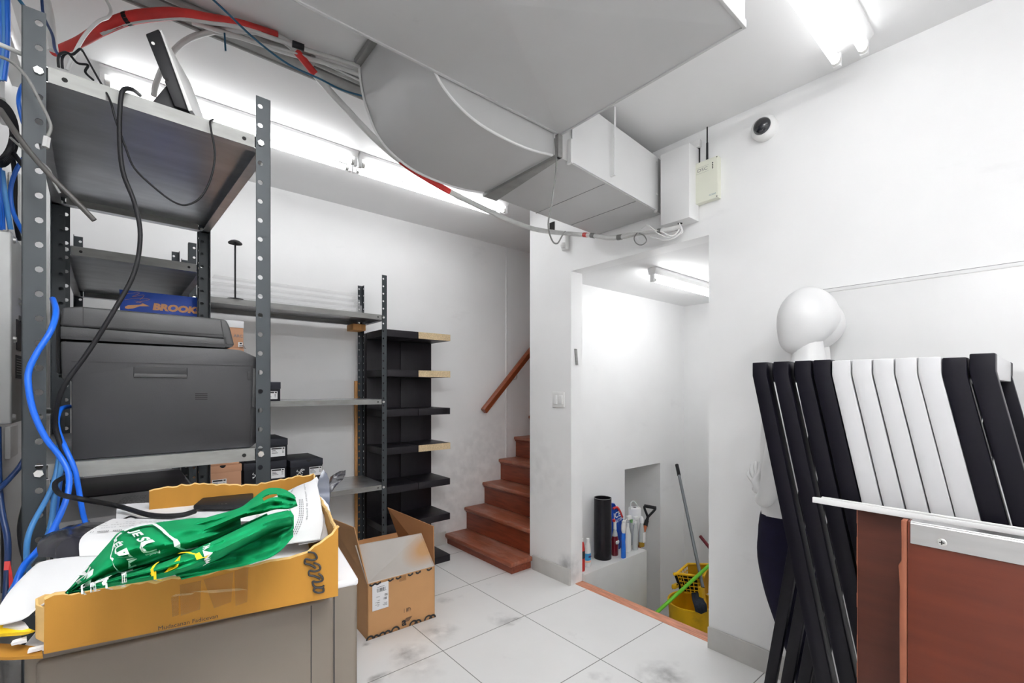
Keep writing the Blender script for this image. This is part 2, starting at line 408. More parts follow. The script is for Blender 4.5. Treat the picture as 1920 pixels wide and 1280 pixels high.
# handrail
h = empty('handrail', at(905, 773, Y=3.2), 'dark orange wooden handrail sloping up the back wall above the stairs', 'handrail')
a = at(907, 770, Y=3.2); e = Vector((a.x+1.4, 3.2, a.z+1.4*.995))
d = (e-a).normalized(); up = Vector((-d.z, 0, d.x))
prof = [(-.02, -.028), (.02, -.028), (.02, -.012), (.026, -.004), (.026, .016), (.014, .027), (-.014, .027), (-.026, .016), (-.026, -.004), (-.02, -.012)]
MB().prism([a+Vector((0, 1, 0))*p+up*q for p, q in prof], e-a).build('rail', M['rail'], h)
for k in (.5, 1.15):
    c = a+d*k-up*.028
    MB().tube([c, c-Vector((0, 0, .05)), c+Vector((0, .085, -.05))], .007).cyl(c+Vector((0, .082, -.05)), c+Vector((0, .089, -.05)), .025).build('bracket', M['bolt'], h)

# ------------------------------------------------------------------ ceiling lights
def fixture(name, label, x0, x1, y, zc, half, tubes, drop, group='fluorescent strip lights', deep=.03, k=1):
    o = empty(name, ((x0+x1)/2, y, zc), label, 'ceiling light', group)
    MB().prism([(x0, y-half, zc), (x0, y+half, zc), (x0, y+half, zc-deep*.4), (x0, y+half*.75, zc-deep), (x0, y-half*.75, zc-deep), (x0, y-half, zc-deep*.4)], (x1-x0, 0, 0), .002).build('housing', M['white'], o)
    for dy in tubes:
        zz = zc-drop
        MB().cyl((x0+.022, y+dy, zz), (x1-.022, y+dy, zz), .0145, n=16).build('tube', tube_mat(k), o)
        for x, s in ((x0, 1), (x1, -1)):
            q = MB().box(min(x, x+s*.018), max(x, x+s*.018), y+dy-.013, y+dy+.013, zz-.018, zc-deep+.004, .004).build('lamp_holder', M['white'], o)
            MB().cyl((x+s*.018, y+dy, zz), (x+s*.034, y+dy, zz), .0152, n=16).build('tube_cap', M['bolt'], q)
    return o
fixture('strip_light', 'twin tube fluorescent strip light over the shelving, left one of the row', -.085, .98, 2.55, CE, .07, (-.042, .042), .06, k=.32)
fixture('strip_light', 'twin tube fluorescent strip light running behind the hanging cable, right one of the row', .99, 2.06, 2.55, CE, .07, (-.042, .042), .06, k=.32)
fixture('strip_light', 'twin tube fluorescent strip light by the right wall above the dome camera', 1.03, 2.10, .50, CE, .07, (-.042, .042), .06, k=.10)
fixture('strip_light', 'single tube fluorescent batten on the low alcove ceiling', 2.56, 3.62, 1.66, DZ, .03, (0,), .075, deep=.045, k=.72)
fixture('strip_light', 'added fill light, unseen twin tube strip on the ceiling just behind the viewpoint', -.2, .87, -.15, CE, .07, (-.042, .042), .06, k=1.3)  # unseen fixture added as fill to brighten the lower room
fixture('strip_light', 'added fill light, unseen twin tube strip on the ceiling farthest behind the viewpoint', -.2, .87, -.85, CE, .07, (-.042, .042), .06, k=1.3)  # second added fixture out of view, more fill from behind the camera
# ------------------------------------------------------------------ air ducts under the ceiling
pl = empty('plenum_duct', (.3, .95, 2.34), 'large flat grey sheet metal air plenum with a cross-creased bottom under the ceiling', 'air duct')
x0, x1, y0, y1, z0, z1 = -.75, 1.36, .58, 1.31, 2.34, CE-.002
cx, cy = (x0+x1)/2, (y0+y1)/2
b = MB()
b.verts_faces([(x0,y0,z0),(x1,y0,z0),(x1,y1,z0),(x0,y1,z0),(-.15,cy,z0-.022),(.76,cy,z0-.022),(x0,y0,z1),(x1,y0,z1),(x1,y1,z1),(x0,y1,z1)],
              [(0,1,5,4),(1,2,5),(2,3,4,5),(3,0,4),(0,6,7,1),(1,7,8,2),(2,8,9,3),(3,9,6,0),(6,9,8,7)])
b.build('casing', M['duct'], pl, smooth=False)
b = MB().box(x1-.003, x1+.006, y0, y1, z0-.004, z0+.02, .001).box(x0, x1, y1-.003, y1+.006, z0-.004, z0+.02, .001).box(x0, x1+.006, y0-.006, y0+.003, z0-.004, z0+.02, .001)
b.build('edge_seam', M['duct'], pl)
MB().box(x0, x1, y0-.004, y0, z0+.02, z1-.01).build('side_panel', M['ductw'], pl)

el = empty('duct_elbow', (1.0, 1.55, 2.25), 'curved grey sheet metal duct elbow sweeping down from the ceiling', 'air duct')
pr = [(.712, CE-.002), (.716, 2.55), (.728, 2.48), (.752, 2.41), (.80, 2.325), (.886, 2.268), (1.0, 2.238), (1.18, 2.232), (1.33, 2.252)]
pv = spline([(x, 0, z) for x, z in pr], 4)
ya, yb = 1.322, 1.79
b = MB(); b.grid([[(p.x, ya, p.z) for p in pv], [(p.x, yb, p.z) for p in pv]])
for y in (ya, yb): b.verts_faces([(p.x, y, p.z) for p in pv]+[(1.33, y, 2.54), (1.05, y, CE-.002)], [tuple(range(len(pv)+2))])
b.build('casing', M['duct'], el, angle=30)
b = MB()
for y in (ya, yb): MB().tube([(p.x-.003, y, p.z-.003) for p in pv], .005, n=6, smooth=False).build('seam', M['ductw'], el)
MB().box(.69, .725, ya, yb+.005, CE-.03, CE-.003, .003).build('flange', M['galvw'], el)
# horizontal branch running into the right wall
br = empty('branch_duct', (1.8, 1.6, 2.25), 'grey rectangular branch duct with a white side running into the right wall above the doorway', 'air duct')
def yy(x): return (x-1.43)*.085
b = MB().hexa([(1.33, 1.312, 2.25), (2.235, 1.39, 2.25), (2.235, 1.84, 2.25), (1.33, 1.80, 2.25), (1.33, 1.312, 2.545), (2.235, 1.39, 2.545), (2.235, 1.84, 2.545), (1.33, 1.80, 2.545)], .002)
b.build('casing', M['duct'], br)
MB().prism([(1.44, 1.3155, 2.2545), (2.19, 1.3815, 2.2545), (2.19, 1.3815, 2.541), (1.44, 1.3155, 2.541)], (0, .004, 0)).build('side_panel', M['ductw'], br)
b = MB()
b.hexa([(1.335, 1.30, 2.238), (1.36, 1.30, 2.238), (1.42, 1.81, 2.238), (1.335, 1.81, 2.238), (1.335, 1.30, 2.262), (1.36, 1.30, 2.262), (1.42, 1.81, 2.262), (1.335, 1.81, 2.262)], .002)
b.box(1.335, 1.36, 1.295, 1.315, 2.238, 2.33, .002)
b.build('joint_flange', M['galvw'], br)
MB().prism([(1.415, 1.30, 2.24), (1.428, 1.30, 2.24), (1.428, 1.325, 2.24), (1.415, 1.325, 2.24)], (0, 0, .10)).build('corner_cleat', M['ductw'], br)
for x in (1.70, 1.98):
    MB().box(x, x+.003, 1.33+yy(x), 1.82, 2.2488, 2.2502).build('seam', M['greyink'], br)
c = at(1148, 205, Y=1.33); 
MB().box(c.x, c.x+.012, 1.318, 1.321, 2.29, CE-.003).box(c.x, c.x+.012, 1.318, 1.345, 2.288, 2.291).build('hanger_strap', M['ductw'], br)
b = MB()
for q in range(9):
    b.lathe([(.002, -.012), (.011, -.006), (.009, .006), (.002, .011)], (2.18+random.uniform(-.012, .012), 1.395+random.uniform(-.01, .01), 2.25+q*.034+random.uniform(-.01, .01)), 8)
b.build('sealant', M['whiteplastic'], br)

ch = empty('wall_chase', (2.19, 1.25, 2.14), 'white boxed vertical chase on the right wall beside the branch duct end', 'cable chase')
MB().box(2.14, 2.236, 1.175, 1.335, 2.15, 2.52, .002).build('casing', M['ductw'], ch)
MB().cyl((2.185, 1.25, 2.1495), (2.185, 1.25, 2.148), .012).build('cable_hole', M['dark'], ch)
tag(MB().box(2.215, 2.238, 1.16, 1.34, 2.525, 2.56, .002).build('wall_batten', M['ductw'], loc=(2.23, 1.25, 2.54)), 'white batten across the dark gap above the boxed chase', 'batten')
tag(MB().box(2.236, 2.2405, 1.17, 1.24, 2.45, 2.525).build('wall_gap', M['dark'], loc=(2.24, 1.2, 2.49)), 'dark hole in the right wall beside the boxed chase', 'hole')
tag(MB().box(2.236, 2.2405, at(1040, 410, X=2.24).y, at(1031, 410, X=2.24).y, 2.37, 2.44).build('wall_gap', M['dark'], loc=(2.24, 2.2, 2.4)), 'dark hole in the right wall under the far edge of the duct', 'hole')

# steel track and cable bundle along the ceiling beside the elbow
yc = at(600, 142, Z=2.585).y
c0, c1 = -.29, .98
cr = empty('ceiling_channel', (.2, yc, 2.6), 'dull steel channel fixed along the ceiling beside the curved duct', 'channel')
MB().box(c0, c1, yc-.03, yc+.03, CE-.022, CE-.002, .002).build('channel', M['conduit'], cr)
MB().box(c0, c1, yc+.026, yc+.036, CE-.03, CE-.002, .001).build('lip', M['galvw'], cr)
cd2 = empty('conduit_pipe', (.2, yc-.05, 2.585), 'grey steel conduit pipe along the ceiling nearest the flat duct', 'pipe')
MB().cyl((c0, yc-.055, CE-.016), (.98, yc-.055, CE-.016), .012).build('pipe', M['conduit'], cd2)
for x in (.02, .30, .55): MB().box(x, x+.02, yc-.075, yc-.035, CE-.032, CE-.002, .004).build('clip', M['galvw'], cd2)

# ------------------------------------------------------------------ slotted steel shelving
def perforated(mb, o, ux, n, wdt, hgt, hole, pitch=.0488, r=.0062, th=.002):
    """a flange of a slotted post: o = its lower free edge, ux = direction towards the corner"""
    o, ux, n = Vector(o), Vector(ux), Vector(n)
    k = int(hgt/pitch); top = hgt
    z = 0
    b = mb.b
    N8 = 10
    def P(u, zz, d): return o+ux*u+n*d+Vector((0, 0, zz))
    for i in range(k):
        za, zb = top-(i+1)*pitch, top-i*pitch
        if i == k-1: za = 0
        zc = zb-pitch/2
        ang = [2*PI*(j+.5)/N8 for j in range(N8)]
        for d, flip in ((0, False), (th, True)):
            ring = [b.verts.new(P(hole+r*math.cos(a), zc+r*math.sin(a), d)) for a in ang]
            cor = [b.verts.new(P(u, zz, d)) for u, zz in ((wdt, zb), (0, zb), (0, za), (wdt, za))]
            quart = [[], [], [], []]
            for j, a in enumerate(ang): quart[int(a/(PI/2)) % 4].append(j)
            for q in range(4):
                nxt = quart[(q+1) % 4][0]
                f = [cor[q]]+[ring[j] for j in reversed(quart[q]+[nxt])]+[cor[(q+1) % 4]]
                f = [cor[q]]+[cor[(q+1) % 4]]+[ring[nxt]]+[ring[j] for j in reversed(quart[q])]
                b.faces.new(f if not flip else f[::-1])
            # the wedge before the first hole point of each quarter is closed by the polygons above
            if d == 0: first = ring
            else:
                for j in range(N8): b.faces.new((first[j], first[(j+1) % N8], ring[(j+1) % N8], ring[j]))
    # rim
    for u in (0, wdt):
        b.faces.new([b.verts.new(q) for q in (P(u, 0, 0), P(u, 0, th), P(u, hgt, th), P(u, hgt, 0))])
    b.faces.new([b.verts.new(q) for q in (P(0, hgt, 0), P(0, hgt, th), P(wdt, hgt, th), P(wdt, hgt, 0))])

def shelving(name, label, c, fx, fy, hx, hy, height, shelves, rz=0, fw_=.034, bolts=True, group='slotted steel shelving units', skip=()):
    """c centre at the floor, hx/hy outer half sizes; z of the shelf tops"""
    root = empty(name, (c[0], c[1], 0), label, 'shelving unit', group, rz)
    R = wm(root)
    for sx in (-1, 1):
        for sy in (-1, 1):
            mb = MB()
            ox, oy = sx*hx, sy*hy
            # flange across the front or back, then the side flange
            perforated(mb, (ox-sx*fw_, oy, 0), (sx, 0, 0), (0, -sy, 0), fw_, height, .010)
            perforated(mb, (ox, oy-sy*fw_, 0), (0, sy, 0), (-sx, 0, 0), fw_, height, .010)
            bmesh.ops.transform(mb.b, matrix=R, verts=mb.b.verts)
            bmesh.ops.recalc_face_normals(mb.b, faces=mb.b.faces)
            mb.build('post', M['post'], root, smooth=False)
    ix, iy = hx-.0025, hy-.0025
    for z in shelves:
        lip = .031; t = .0015
        mb = MB().box(-ix, ix, -iy, iy, z-t, z)
        for s in (-1, 1):
            mb.box(s*ix-(t if s > 0 else 0), s*ix+(t if s < 0 else 0), -iy, iy, z-lip, z)
            mb.box(-ix, ix, s*(iy-.012)-.012, s*(iy-.012)+.012, z-lip, z-lip+t)
            mb.box(s*(ix-.012)-.012, s*(ix-.012)+.012, -iy, iy, z-lip, z-lip+t)
        bmesh.ops.transform(mb.b, matrix=R, verts=mb.b.verts)
        sh = mb.build('shelf', M['galv'], root, smooth=False)
        for s in (-1, 1):
            mb = MB().box(-ix+.034, ix-.034, s*iy-.0012, s*iy+.0012, z-lip, z+.0005)
            bmesh.ops.transform(mb.b, matrix=R, verts=mb.b.verts)
            mb.build('shelf_lip', M['galvw'], sh, smooth=False)
            mb = MB().cyl((s*(ix-.058), -iy-.0018, z-.016), (s*(ix-.058), -iy-.0005, z-.016), .0048, n=10)
            bmesh.ops.transform(mb.b, matrix=R, verts=mb.b.verts)
            mb.build('lip_hole', M['dark'], sh)
        for sx in (-1, 1):
            for sy in (-1, 1):
                mb = MB().cyl((sx*(hx-.0235), sy*(hy+.0005), z-.016), (sx*(hx-.0235), sy*(hy+.005), z-.016), .0085, .0075, 6)
                bmesh.ops.transform(mb.b, matrix=R, verts=mb.b.verts)
                mb.build('bolt', M['bolt'], sh, smooth=False)
    return root
shelving('shelving_unit', 'slotted grey steel shelving unit in front holding the printer', (.047, 1.735, 0), 0, 0, .222, .428, 2.048, (1.944, 1.147, .35), rz=math.radians(2.4))
shelving('shelving_unit', 'slotted grey steel shelving unit standing behind the printer unit', (.022, 2.685, 0), 0, 0, .215, .50, 2.065, (1.79, 1.535, .85, .35), rz=math.radians(1.2))
shelving('shelving_unit', 'wide grey steel shelving unit along the back wall carrying shoe boxes', (.775, 3.04, 0), 0, 0, .535, .205, 2.04, (1.778, 1.226, .668))
# ------------------------------------------------------------------ printer
YP = 1.335
def pp(px, py, Y=YP): return at(px, py, Y=Y)
def poly(pts, Y=YP): return [pp(x, y, Y) for x, y in pts]
pr = empty('printer', (.05, 1.5, 1.1475), 'bulky charcoal grey printer filling the middle shelf, seen from its side', 'printer')
zf = 1.1475
body = poly([(134, 853), (134, 712), (116, 712), (113, 639), (430, 654), (452, 656), (487, 672), (487, 826), (470, 836)])
for p in (body[0], body[-1]): p.z = zf
body[-2].z = max(body[-2].z, zf+.012)
MB().prism(body, (0, .37, 0), .004).build('body', M['printer'], pr, angle=30)
MB().prism(poly([(113, 632), (113, 611), (421, 635), (438, 649), (432, 651)]), (0, .36, 0), .002).build('scanner_bed', M['printer2'], pr)
lid = poly([(112, 610), (116, 576), (150, 574), (400, 596), (424, 599), (431, 612), (440, 648), (422, 646), (421, 634)], YP-.002)
MB().prism(lid, (0, .36, 0), .005, 3).build('scanner_lid', M['printer2'], pr, angle=30)
b = MB()
def groove(a, c, wd=.0016, Y=YP-.0012):
    p, q = at(*a, Y=Y), at(*c, Y=Y); n = (q-p).normalized(); up = Vector((-n.z, 0, n.x))*wd
    return MB().prism([p-up, q-up, q+up, p+up], (0, .001, 0))
for a, c in (((114, 632), (422, 649)), ):
    groove(a, c, .0032).build('lid_gap', M['pdark'], pr)
for a, c in (((134, 677), (474, 686)), ((472, 688), (469, 834)), ((470, 766), (484, 766))):
    groove(a, c, .0008).build('panel_seam', M['pdark'], pr)
for a, c in (((156, 575), (156, 610)), ((156, 610), (419, 628)), ((414, 600), (422, 645))):
    groove(a, c, .0009, YP-.0035).build('lid_seam', M['pdark'], pr)
MB().prism(poly([(104, 588), (114, 586), (114, 700), (104, 700)], YP+.03), (0, .1, 0), .004).build('rear_hinge', M['pdark'], pr)
q = poly([(250, 687), (352, 689), (352, 707), (250, 706)], YP-.001)
MB().prism(q, (0, .004, 0), .0018, 3).build('handle_recess', M['pdark'], pr)
MB().prism(poly([(252, 700), (350, 702), (352, 708), (250, 707)], YP-.004), (0, .006, 0), .001).build('handle_lip', M['printer2'], pr)
for k in range(4):
    y = 737+k*3.4
    MB().prism(poly([(366, y), (389, y+.2), (389, y+1.8), (366, y+1.6)], YP-.0006), (0, .002, 0)).build('vent_slot', M['dark'], pr)
MB().prism(poly([(464, 697), (471, 697), (471, 713), (464, 712)], YP-.0008), (0, .002, 0), .0006).build('latch', M['pdark'], pr)
MB().prism(poly([(474, 690), (487, 690), (487, 764), (472, 764)], YP-.003), (0, .02, 0), .003).build('front_cover', M['printer2'], pr)

# small desk display on the top shelf
mo = empty('desk_phone', (.06, 1.4, 1.945), 'black desk phone console with a white front leaning back on top of the steel shelving', 'phone')
Ym = 1.345
zt_ = 1.9446
sl = poly([(272, 63), (297, 53), (352, 206), (327, 199)], Ym)
dv = Vector((.075, .19, 0))
for p in sl[2:]: p.z = max(p.z, zt_+.001)
MB().prism(sl, dv, .003).build('body', M['black'], mo)
e = (sl[2]-sl[1]).normalized(); nrm = e.cross(dv.normalized()); nrm = nrm if nrm.x > 0 else -nrm
MB().prism([sl[1]+nrm*.0005+dv*.02+e*.002, sl[2]+nrm*.0005+dv*.02, sl[2]+nrm*.009+dv*.02, sl[1]+nrm*.004+dv*.02], dv*.96, .001).build('white_front', M['whiteplastic'], mo)
wd = poly([(279, 186), (313, 158), (345, 196), (330, 199)], Ym+.01)
for p in (wd[0], wd[2], wd[3]): p.z = max(p.z, zt_+.001)
wd[0].z = zt_+.012; wd = [wd[0], wd[1], wd[2], Vector((wd[3].x, wd[3].y, zt_+.001)), Vector((wd[0].x+.004, wd[0].y, zt_+.001))]
MB().prism(wd, dv*.8, .002).build('foot_wedge', M['black'], mo)
for (x, y) in ((287, 81), (294, 80), (306, 150), (313, 149)):
    c = at(x, y, Y=Ym-.0006); MB().cyl(c, c+Vector((0, .003, 0)), .0035, n=10).build('screw_hole', M['bolt'] if x in (287, 306) else M['dark'], mo)

# ------------------------------------------------------------------ shoe boxes
def shoebox(label, x0, x1, y0, z0, hgt, dep, mats, group, lidh=.038, notch=True, mark=None, sticker=None, plain=False):
    o = empty('shoe_box', ((x0+x1)/2, y0+dep/2, z0), label, 'shoe box', group)
    MB().box(x0+.002, x1-.002, y0+.002, y0+dep-.002, z0, z0+hgt-.004, .0015).build('body', mats[0], o)
    ld = MB().box(x0, x1, y0, y0+dep, z0+hgt-lidh, z0+hgt, .0015).build('lid', mats[1], o)
    if notch:
        c = ((x0+x1)/2+.01, y0-.0006, z0+hgt); n = 10
        VF([(c[0]+.014*math.cos(PI+PI*i/n), c[1], c[2]+.014*math.sin(PI+PI*i/n)) for i in range(n+1)], [tuple(range(n+1))]).build('finger_notch', M['dark'], ld, smooth=False)
    if sticker:
        a, c, u, v = sticker
        st = quad_on(MB(), (x0, y0-.0008, z0), (1, 0, 0), (0, 0, 1), a, c, u, v).build('size_label', M['paper'], o, smooth=False)
        b = quad_on(MB(), (x0, y0-.0014, z0), (1, 0, 0), (0, 0, 1), a+.003, c-.018, v-.011, v-.003)
        quad_on(b, (x0, y0-.0014, z0), (1, 0, 0), (0, 0, 1), c-.014, c-.004, v-.011, v-.003)
        for k in range(3):
            quad_on(b, (x0, y0-.0014, z0), (1, 0, 0), (0, 0, 1), a+.005, a+.005+.02+.006*k, v-.019-k*.007, v-.0165-k*.007)
            quad_on(b, (x0, y0-.0014, z0), (1, 0, 0), (0, 0, 1), c-.016, c-.007, v-.019-k*.007, v-.0165-k*.007)
        b.build('label_print', M['ink'], st, smooth=False)
    if mark:
        for txt, px, pz, s, m in mark:
            text_on(MB(), txt, s, (x0+px, y0-.0015, z0+pz), (1, 0, 0), (0, 0, 1), bold=.0004).build('lettering', m, o, smooth=False)
    return o
def bird(o, x, y, z, s, m):
    """a fossil-bird outline mark"""
    b = MB()
    for P in ([(-.9, -.9), (-.5, -.5), (-.2, -.2), (.1, 0), (.4, .35), (.9, .7)], [(-.7, .6), (-.9, .2), (-.5, .1), (-.2, -.2), (.1, -.5), (.35, -.9), (.5, -.6)], [(-.2, .0), (.1, .5), (.5, .8), (.2, .4)], [(.1, 0), (.5, -.1), (.6, -.4)], [(-.5, -.5), (-.95, -.55)], [(.4, .35), (1.1, .45)]):
        b.tube([(x+px*s, y, z+pz*s) for px, pz in P], s*.07, n=5, sub=4)
    b.build('emblem', m, o)
KB = (M['boxblack'], M['boxlid']); KT = (M['cardtan'], M['cardtan'])
zs = .6685; y0 = 2.845
G1 = 'shoe boxes on the low back shelf'
xa, xb = .487, .703
o = shoebox('black shoe box second from the top of its pile, mostly behind the steel post', xa, xb, y0, zs+.102, .118, .3, KB, G1, notch=False, sticker=(.135, .205, .02, .072), mark=[('ARC', .05, .05, .001, M['whiteink'])][:0])
bird(o, xa+.062, y0-.001, zs+.152, .021, M['whiteink'])
shoebox('black shoe box at the bottom of the left black pile, behind the tray', xa, xb, y0, zs, .100, .3, KB, G1, notch=False)
o = shoebox('black shoe box topmost of its pile on the low back shelf, white size label', .495, .709, y0, zs+.222, .122, .3, KB, G1, notch=False, sticker=(.125, .2, .022, .074), mark=[("ARC'TERYX", .052, .027, .016, M['whiteink'])])
o = shoebox('black shoe box with a half round finger notch, rightmost on the low back shelf', .722, .905, y0, zs+.100, .11, .3, KB, G1, sticker=(.105, .177, .012, .064))
bird(o, .722+.055, y0-.001, zs+.142, .022, M['whiteink'])
tx = MB(); text_on(tx, 'ARC', .02, (.80, y0+.12, zs+.2108), (1, 0, 0), (0, 1, 0)); tx.build('lid_print', M['greyink'], o, smooth=False)
shoebox('black shoe box under the notched one on the low back shelf', .722, .905, y0, zs, .099, .3, KB, G1, notch=False)
G2 = 'tan shoe boxes'
shoebox('tan shoe box with a dark finger notch, second down in its pile', .282, .478, y0, zs+.100, .122, .3, KT, G2, sticker=(.06, .125, .01, .05))
o = shoebox('tan shoe box at the top of its pile, just below the printer shelf', .290, .468, y0, zs+.223, .10, .3, KT, G2, notch=False, sticker=(.035, .1, .014, .06))
bird(o, .44, y0-.001, zs+.275, .012, M['ink'])
shoebox('tan shoe box lowest in its pile on the low back shelf, behind the gold tray', .282, .478, y0, zs, .099, .3, KT, G2, notch=False)
# the pile on the middle back shelf
zm = 1.2265
G3 = 'shoe boxes on the middle back shelf'
o = shoebox('black shoe box on the middle back shelf just right of the steel post', .497, .672, y0, zm, .108, .3, KB, G3, notch=False, sticker=(.09, .158, .012, .056))
for k in range(3):
    shoebox(('tan shoe box at the bottom of the pile behind the printer', 'tan shoe box in the middle of the pile behind the printer', 'tan shoe box with a pale lid peeking out above the printer corner')[k], .296, .488, y0, zm+k*.146, .145, .3, (M['cardtan'], M['paper'] if k == 2 else M['cardtan']), G3, notch=False,
            mark=[('ARC', .165, .062, .022, M['greyink'])] if k == 2 else None, sticker=(.165, .186, .004, .03) if k == 2 else None)
# blue running-shoe box behind the printer
yb_ = 2.25
a, c = at(225, 546, Y=yb_), at(392, 561, Y=yb_)
bx = empty('shoe_box', ((a.x+c.x)/2, yb_+.16, 1.5355), 'bright blue shoe box with orange lettering standing behind the printer', 'shoe box')
x0, x1, z0, z1 = a.x, at(392, 561, Y=yb_).x, 1.536, at(225, 543, Y=yb_).z
MB().box(x0, x1, yb_, yb_+.2, z0, z1, .002).build('body', M['bluebox'], bx)
MB().box(x0-.002, x1+.002, yb_+.002, yb_+.2, z1-.002, z1+.0015, .0005).build('lid', M['bluebox'], bx)
c = at(232, 550, Y=yb_-.001)
MB().box(x0-.0015, x0+.0005, yb_+.03, yb_+.17, z1-.05, z1-.012).build('side_label', M['paperg'], bx)
tw = (at(378, 585, Y=yb_)-at(286, 577, Y=yb_)).x
c = at(286, 577, Y=yb_); 
text_on(MB(), 'BROOKS', .034, (c.x, yb_-.0008, c.z+.004), (1, 0, 0), (0, 0, 1), bold=.0022, align='LEFT', shear=.15, sx=1.16).build('lettering', M['orange'], bx, smooth=False)
P = [(234, 575), (240, 572), (262, 571), (268, 569), (250, 563), (262, 566), (281, 574), (262, 574), (250, 578), (240, 579), (235, 578)]
VF([at(x, y, Y=yb_-.0008) for x, y in P], [tuple(range(len(P)))]).build('emblem', M['orange'], bx, smooth=False)
b = MB()
for P in ([(238, 550), (262, 549), (248, 556), (270, 553), (262, 562)], [(234, 562), (255, 559), (281, 561), (255, 567)]):
    b.tube([at(x, y, Y=yb_-.0005) for x, y in P], .0006, n=4)
b.build('line_drawing', M['orange'], bx)

# ------------------------------------------------------------------ things on and around the back shelving
b = MB()
ac = empty('acrylic_stack', (.85, 3.0, 1.779), 'stack of clear acrylic sheets lying along the top of the back shelf', 'acrylic sheets', 'clear acrylic sheets on the top back shelf')
def acr(label, x0, x1, y, z0, h, root=None):
    o = MB().box(x0, x1, y, y+.11, z0, z0+h, .002).build('acrylic_tray', M['acryl'], loc=((x0+x1)/2, y, z0))
    return tag(o, label, 'acrylic tray', 'clear acrylic sheets on the top back shelf')
bpy.data.objects.remove(ac)
for k in range(4):
    acr(('lowest clear acrylic tray in the stack on the top back shelf', 'second clear acrylic tray from the bottom on the top back shelf', 'third clear acrylic tray from the bottom on the top back shelf', 'topmost clear acrylic tray in the stack on the top back shelf')[k], .34+.01*k, 1.22-.012*k, 2.99+.006*k, 1.7785+k*.038, .0365)
# T-shaped black stand
p = at(441, 556, Y=2.87); t = at(441, 452, Y=2.87)
o = empty('display_stand', (p.x, 2.87, 1.7785), 'thin black T-shaped display stand upright on the top back shelf', 'stand')
MB().cyl((p.x, 2.87, 1.7785), (p.x, 2.87, t.z), .0045).build('stem', M['black'], o)
MB().cyl((p.x, 2.87, 1.7785), (p.x, 2.87, 1.784), .04, n=24).build('base', M['black'], o)
MB().lathe([(.001, -.004), (.034, -.014), (.033, -.008), (.022, .001), (.008, .006), (.001, .007)], (p.x, 2.87, t.z), 24).build('cap', M['black'], o)
# wood block under the shelf and long plank
a, c = at(662, 602, Y=3.12), at(686, 620, Y=3.12)
tag(MB().box(a.x, c.x, 3.12, 3.238, c.z, 1.7455, .003).build('wood_block', M['plank'], loc=((a.x+c.x)/2, 3.18, c.z)), 'short pine block wedged under the right end of the top back shelf', 'wood block')
a, c = at(666, 714, Y=3.262), at(677, 995, Y=3.262)
tag(MB().hexa([(a.x, 3.252, .0), (c.x+.01, 3.252, 0), (c.x+.01, 3.274, 0), (a.x, 3.274, 0), (a.x, 3.262, a.z), (c.x+.006, 3.262, a.z), (c.x+.006, 3.284, a.z), (a.x, 3.284, a.z)], .002).build('pine_plank', M['plank'], loc=(a.x, 3.26, 0)), 'narrow pine plank standing against the back wall behind the shelving', 'plank')

# black wall-shelf columns leaning on the back wall
zz = [1.703, 1.428, 1.152, .890, .622, .360, .048]
for k, (x0, x1) in enumerate(((1.335, 1.60), (1.604, 1.868))):
    o = empty('shelf_column', ((x0+x1)/2, 3.1, 0), ('black ladder-like shelf column partly behind the steel post', 'black ladder-like shelf column with bare chipboard showing on some shelf ends')[k], 'shelf column', 'black shelf columns leaning on the back wall')
    MB().box(x0, x1, 3.225, 3.272, 0, 1.70, .001).build('back_panel', M['lack'], o)
    for j, z in enumerate(zz):
        sh = MB().box(x0, x1, 2.945, 3.2245, z-.048, z, .0015).build('shelf', M['lack'], o)
        if k == 1 and j in (0, 1, 3):
            tag(MB().box(x0-.002, x1+.0008, 2.9435, 2.9455, z-.0475, z-.0005).build('bare_edge', M['chip'], sh), 'bare chipboard front edge')
# ------------------------------------------------------------------ cardboard box on the floor
bo = empty('cardboard_box', (1.15, 2.4, 0), 'open brown cardboard box with black printing standing on the tile floor', 'cardboard box')
A, B_ = Vector((.948, 2.283, 0)), Vector((1.337, 2.270, 0))
ux = (B_-A).normalized(); uy = Vector((-ux.y, ux.x, 0)); W = (B_-A).length; DD = .43; HB = .292; T = .005
Z = Vector((0, 0, 1))
def bp(x, y, z): return A+ux*x+uy*y+Z*z
def panel(mb, o, x, y, w_, h_, t=T):
    n = x.cross(y).normalized()*t
    return mb.hexa([o, o+x*w_, o+x*w_+n, o+n, o+y*h_, o+x*w_+y*h_, o+x*w_+y*h_+n, o+y*h_+n])
b = MB()
panel(b, bp(0, 0, 0), ux, Z, W, HB, -T); panel(b, bp(0, DD, 0), ux, Z, W, HB)
panel(b, bp(0, 0, 0), uy, Z, DD, HB); panel(b, bp(W, 0, 0), uy, Z, DD, HB, -T)
panel(b, bp(0, 0, .001), ux, uy, W, DD)
b.build('carton', M['card'], bo, smooth=False)
f = bp(0, 0, HB)
# front flap folded back up and leaning, sprayed pale
def fp(px, py, D): return at(px, py, D=D)
D0 = A.x*FW[0]+A.y*FW[1]
fl = [bp(0, 0, HB), bp(W, 0, HB), fp(790, 999, D0+.06), fp(666, 1022, D0+.02)]
fm = mat('overspray_cardboard', srgb(206, 200, 194), .6, var=.03)
fm2 = fm.node_tree; Lk = fm2.links; pN = fm2.nodes['Principled BSDF']; src = pN.inputs['Base Color'].links[0].from_socket
tcx = fm2.nodes.new('ShaderNodeTexCoord'); ds = fm2.nodes.new('ShaderNodeVectorMath'); ds.operation = 'DISTANCE'; Lk.new(tcx.outputs['Object'], ds.inputs[0])
cc = (fl[1]*.42+fl[2]*.58)-Vector(bo.location); ds.inputs[1].default_value = cc
mr = fm2.nodes.new('ShaderNodeMapRange'); mr.inputs[1].default_value = .15; mr.inputs[2].default_value = .05; Lk.new(ds.outputs['Value'], mr.inputs[0])
